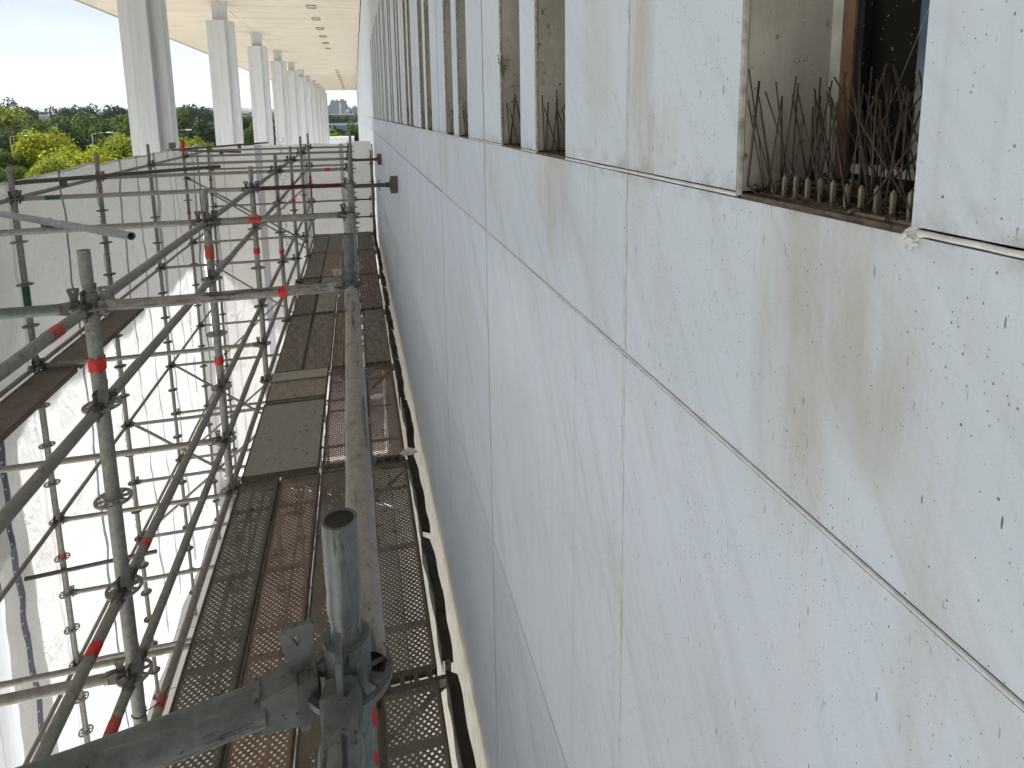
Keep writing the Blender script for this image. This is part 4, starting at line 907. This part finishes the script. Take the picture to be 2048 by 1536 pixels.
# cars beyond the deck end
def car(p, colr, label, van=False):
    r_ = empty('parked_car', (p.x, p.y, -15)); tag(r_, label, 'car', 'cars on the road beyond the columns'); mt = G('car_paint', .3, .2).base(colr).m
    hz = .55 if not van else .7
    b = MB(); b.prism([(-2.2, -.85), (2.2, -.85), (2.25, 0), (2.2, .85), (-2.2, .85), (-2.25, 0)], .35, .95); bo = b.obj('body', mt, r_, bevel=.1)
    c = MB(); z0, z1 = .951, .951 + hz; c.add([(-1.5, -.78, z0), (1.3, -.78, z0), (1.3, .78, z0), (-1.5, .78, z0), (-1.1 if not van else -1.45, -.65, z1), (.7, -.65, z1), (.7, .65, z1), (-1.1 if not van else -1.45, .65, z1)], [(0, 1, 5, 4), (1, 2, 6, 5), (2, 3, 7, 6), (3, 0, 4, 7), (4, 5, 6, 7)]).obj('cabin', M_glass, r_)
    MB().box(-1.05, .65, -.62, .62, z1 + .002, z1 + .05).obj('roof', mt, r_)
    for x in (-1.4, 1.4):
        for y in (-.86, .86): MB().tube((x, y - .1, .34), (x, y + .1, .34), .34, 14).obj('wheel', M_black, r_)
    r_.rotation_euler = (0, 0, 1.3); r_.location = (p.x, p.y, -15)
for (u, Y, c, l, v) in ((505, 210, (.8, .8, .8), 'white car seen between the third and fourth columns', False), (541, 205, (.8, .8, .8), 'white van seen between the fourth and fifth columns', True), (487, 215, (.03, .03, .035), 'dark car beside the white one between the columns', False)):
    p = at(u, 287, Y); p.z = -15; car(p, c, l, v)
    bpy.data.objects[-1]
# bridge
br = empty('road_bridge', (0, 300, -15)); tag(br, 'stone arch bridge over the river in the far gap', 'bridge')
M_brs = simple('bridge_stone', (.20, .21, .22), .8); n_ = 20
xa, xb = -36., 22.; zd = at(680, 250, 300).z + 15
arch = [(xa, 0.3)] ; b = MB(); cx, hw, top_ = -12.5, 15, zd - 1.3
for side in (1,):
    pts = [(cx - hw * cos(pi * i / n_), .2 + (top_ - .2) * sin(pi * i / n_)) for i in range(n_ + 1)]
    up = [(xa + (xb - xa) * i / n_, zd - .6) for i in range(n_ + 1)]
    for i in range(n_):
        b.add([(pts[i][0], 0, pts[i][1]), (pts[i + 1][0], 0, pts[i + 1][1]), (up[i + 1][0], 0, up[i + 1][1]), (up[i][0], 0, up[i][1]), (pts[i][0], 9, pts[i][1]), (pts[i + 1][0], 9, pts[i + 1][1]), (up[i + 1][0], 9, up[i + 1][1]), (up[i][0], 9, up[i][1])], [(0, 1, 2, 3), (7, 6, 5, 4), (0, 4, 5, 1)])
b.box(cx + hw, xb, 0, 9, 0, zd - .6).box(xa, cx - hw, 0, 9, 0, zd - .6).obj('arch', M_brs, br)
MB().box(xa, xb, -.3, 9.3, zd - .599, zd).obj('deck', simple('bridge_deck', (.3, .3, .3)), br); MB().box(xa, xb, -.3, -.1, zd + .001, zd + .9).obj('parapet', simple('bridge_parapet', (.5, .5, .5)), br)
hb = at(680, 229, 690); o = MB().box(-160, 120, 0, 12, -.5, .9).obj('highway_bridge', simple('pale_concrete', (.62, .62, .6))); o.location = (hb.x, 690, hb.z); tag(o, 'long pale highway bridge deck below the towers', 'bridge')
for x in range(-140, 120, 28): MB().box(x - 1, x + 1, 2, 10, -15 - hb.z, -.51).obj('pier', M_brs, o)
# towers
g = G('tower_glass', .35, .2); br_ = g.n('ShaderNodeTexBrick', i={'Scale': 1, 'Brick Width': 5, 'Row Height': 3.6, 'Mortar Size': .7, 'Color1': (.06, .08, .12, 1), 'Color2': (.09, .115, .16, 1), 'Mortar': (.20, .21, .24, 1)}); br_.offset = 0
x, y, z = g.sep(g.coord()); g.L(g.comb(g.M('ADD', x, y), z, 0.), br_.inputs[0]); g.base(br_.outputs[0]); M_tower = g.m
M_towerp = simple('tower_white', (.62, .6, .58))
for (u0, u1, v, lab, mt) in ((655, 662, 212, 'low dark tower at the left of the distant cluster', M_tower), (660, 670, 202, 'tall dark tower, left of the highest pair', M_tower), (669, 677, 201.5, 'slim blue tower in the middle of the distant cluster', M_tower), (676, 693, 201, 'widest tall dark tower of the distant cluster', M_tower), (677, 681, 207, 'slim white tower before the widest dark one', M_towerp), (692, 697, 212, 'lower stepped tower right of the widest one', M_tower), (696, 704, 217, 'low dark block at the right of the distant cluster', M_tower), (704, 716, 214, 'dark block farthest right of the distant cluster', M_tower), (690, 700, 222, 'lowest pale block before the dark towers', M_towerp)):
    Y = 1500 if mt == M_tower else 1440; a = at(u0, v, Y); b = at(u1, v, Y); h = (a.z + b.z) / 2
    o = empty('tower_block', ((a.x + b.x) / 2, Y, -15)); w = (b.x - a.x) / 2; tag(o, lab, 'building', 'distant towers'); MB().box(-w, w, 0, 40, 0, h + 15).obj('wall', mt, o); MB().box(-w * .5, w * .4, 8, 30, h + 15.01, h + 18.5).obj('roof_plant', mt, o)

# thin summer haze over the plain: one closed box round the camera and everything, the sky outside
hz = MB().box(-9500, 9500, -320, 12500, -16, 420).obj('haze', bpy.data.materials.new('haze_air')); tag(hz, kind='stuff')
hm = hz.data.materials[0]; hm.use_nodes = True; hm.node_tree.nodes.remove(hm.node_tree.nodes['Principled BSDF'])
pv = hm.node_tree.nodes.new('ShaderNodeVolumePrincipled'); pv.inputs['Density'].default_value = 7e-5; pv.inputs['Color'].default_value = (.80, .88, .97, 1); pv.inputs['Anisotropy'].default_value = .2
hm.node_tree.links.new(pv.outputs[0], hm.node_tree.nodes['Material Output'].inputs['Volume'])
S.cycles.volume_bounces = 0
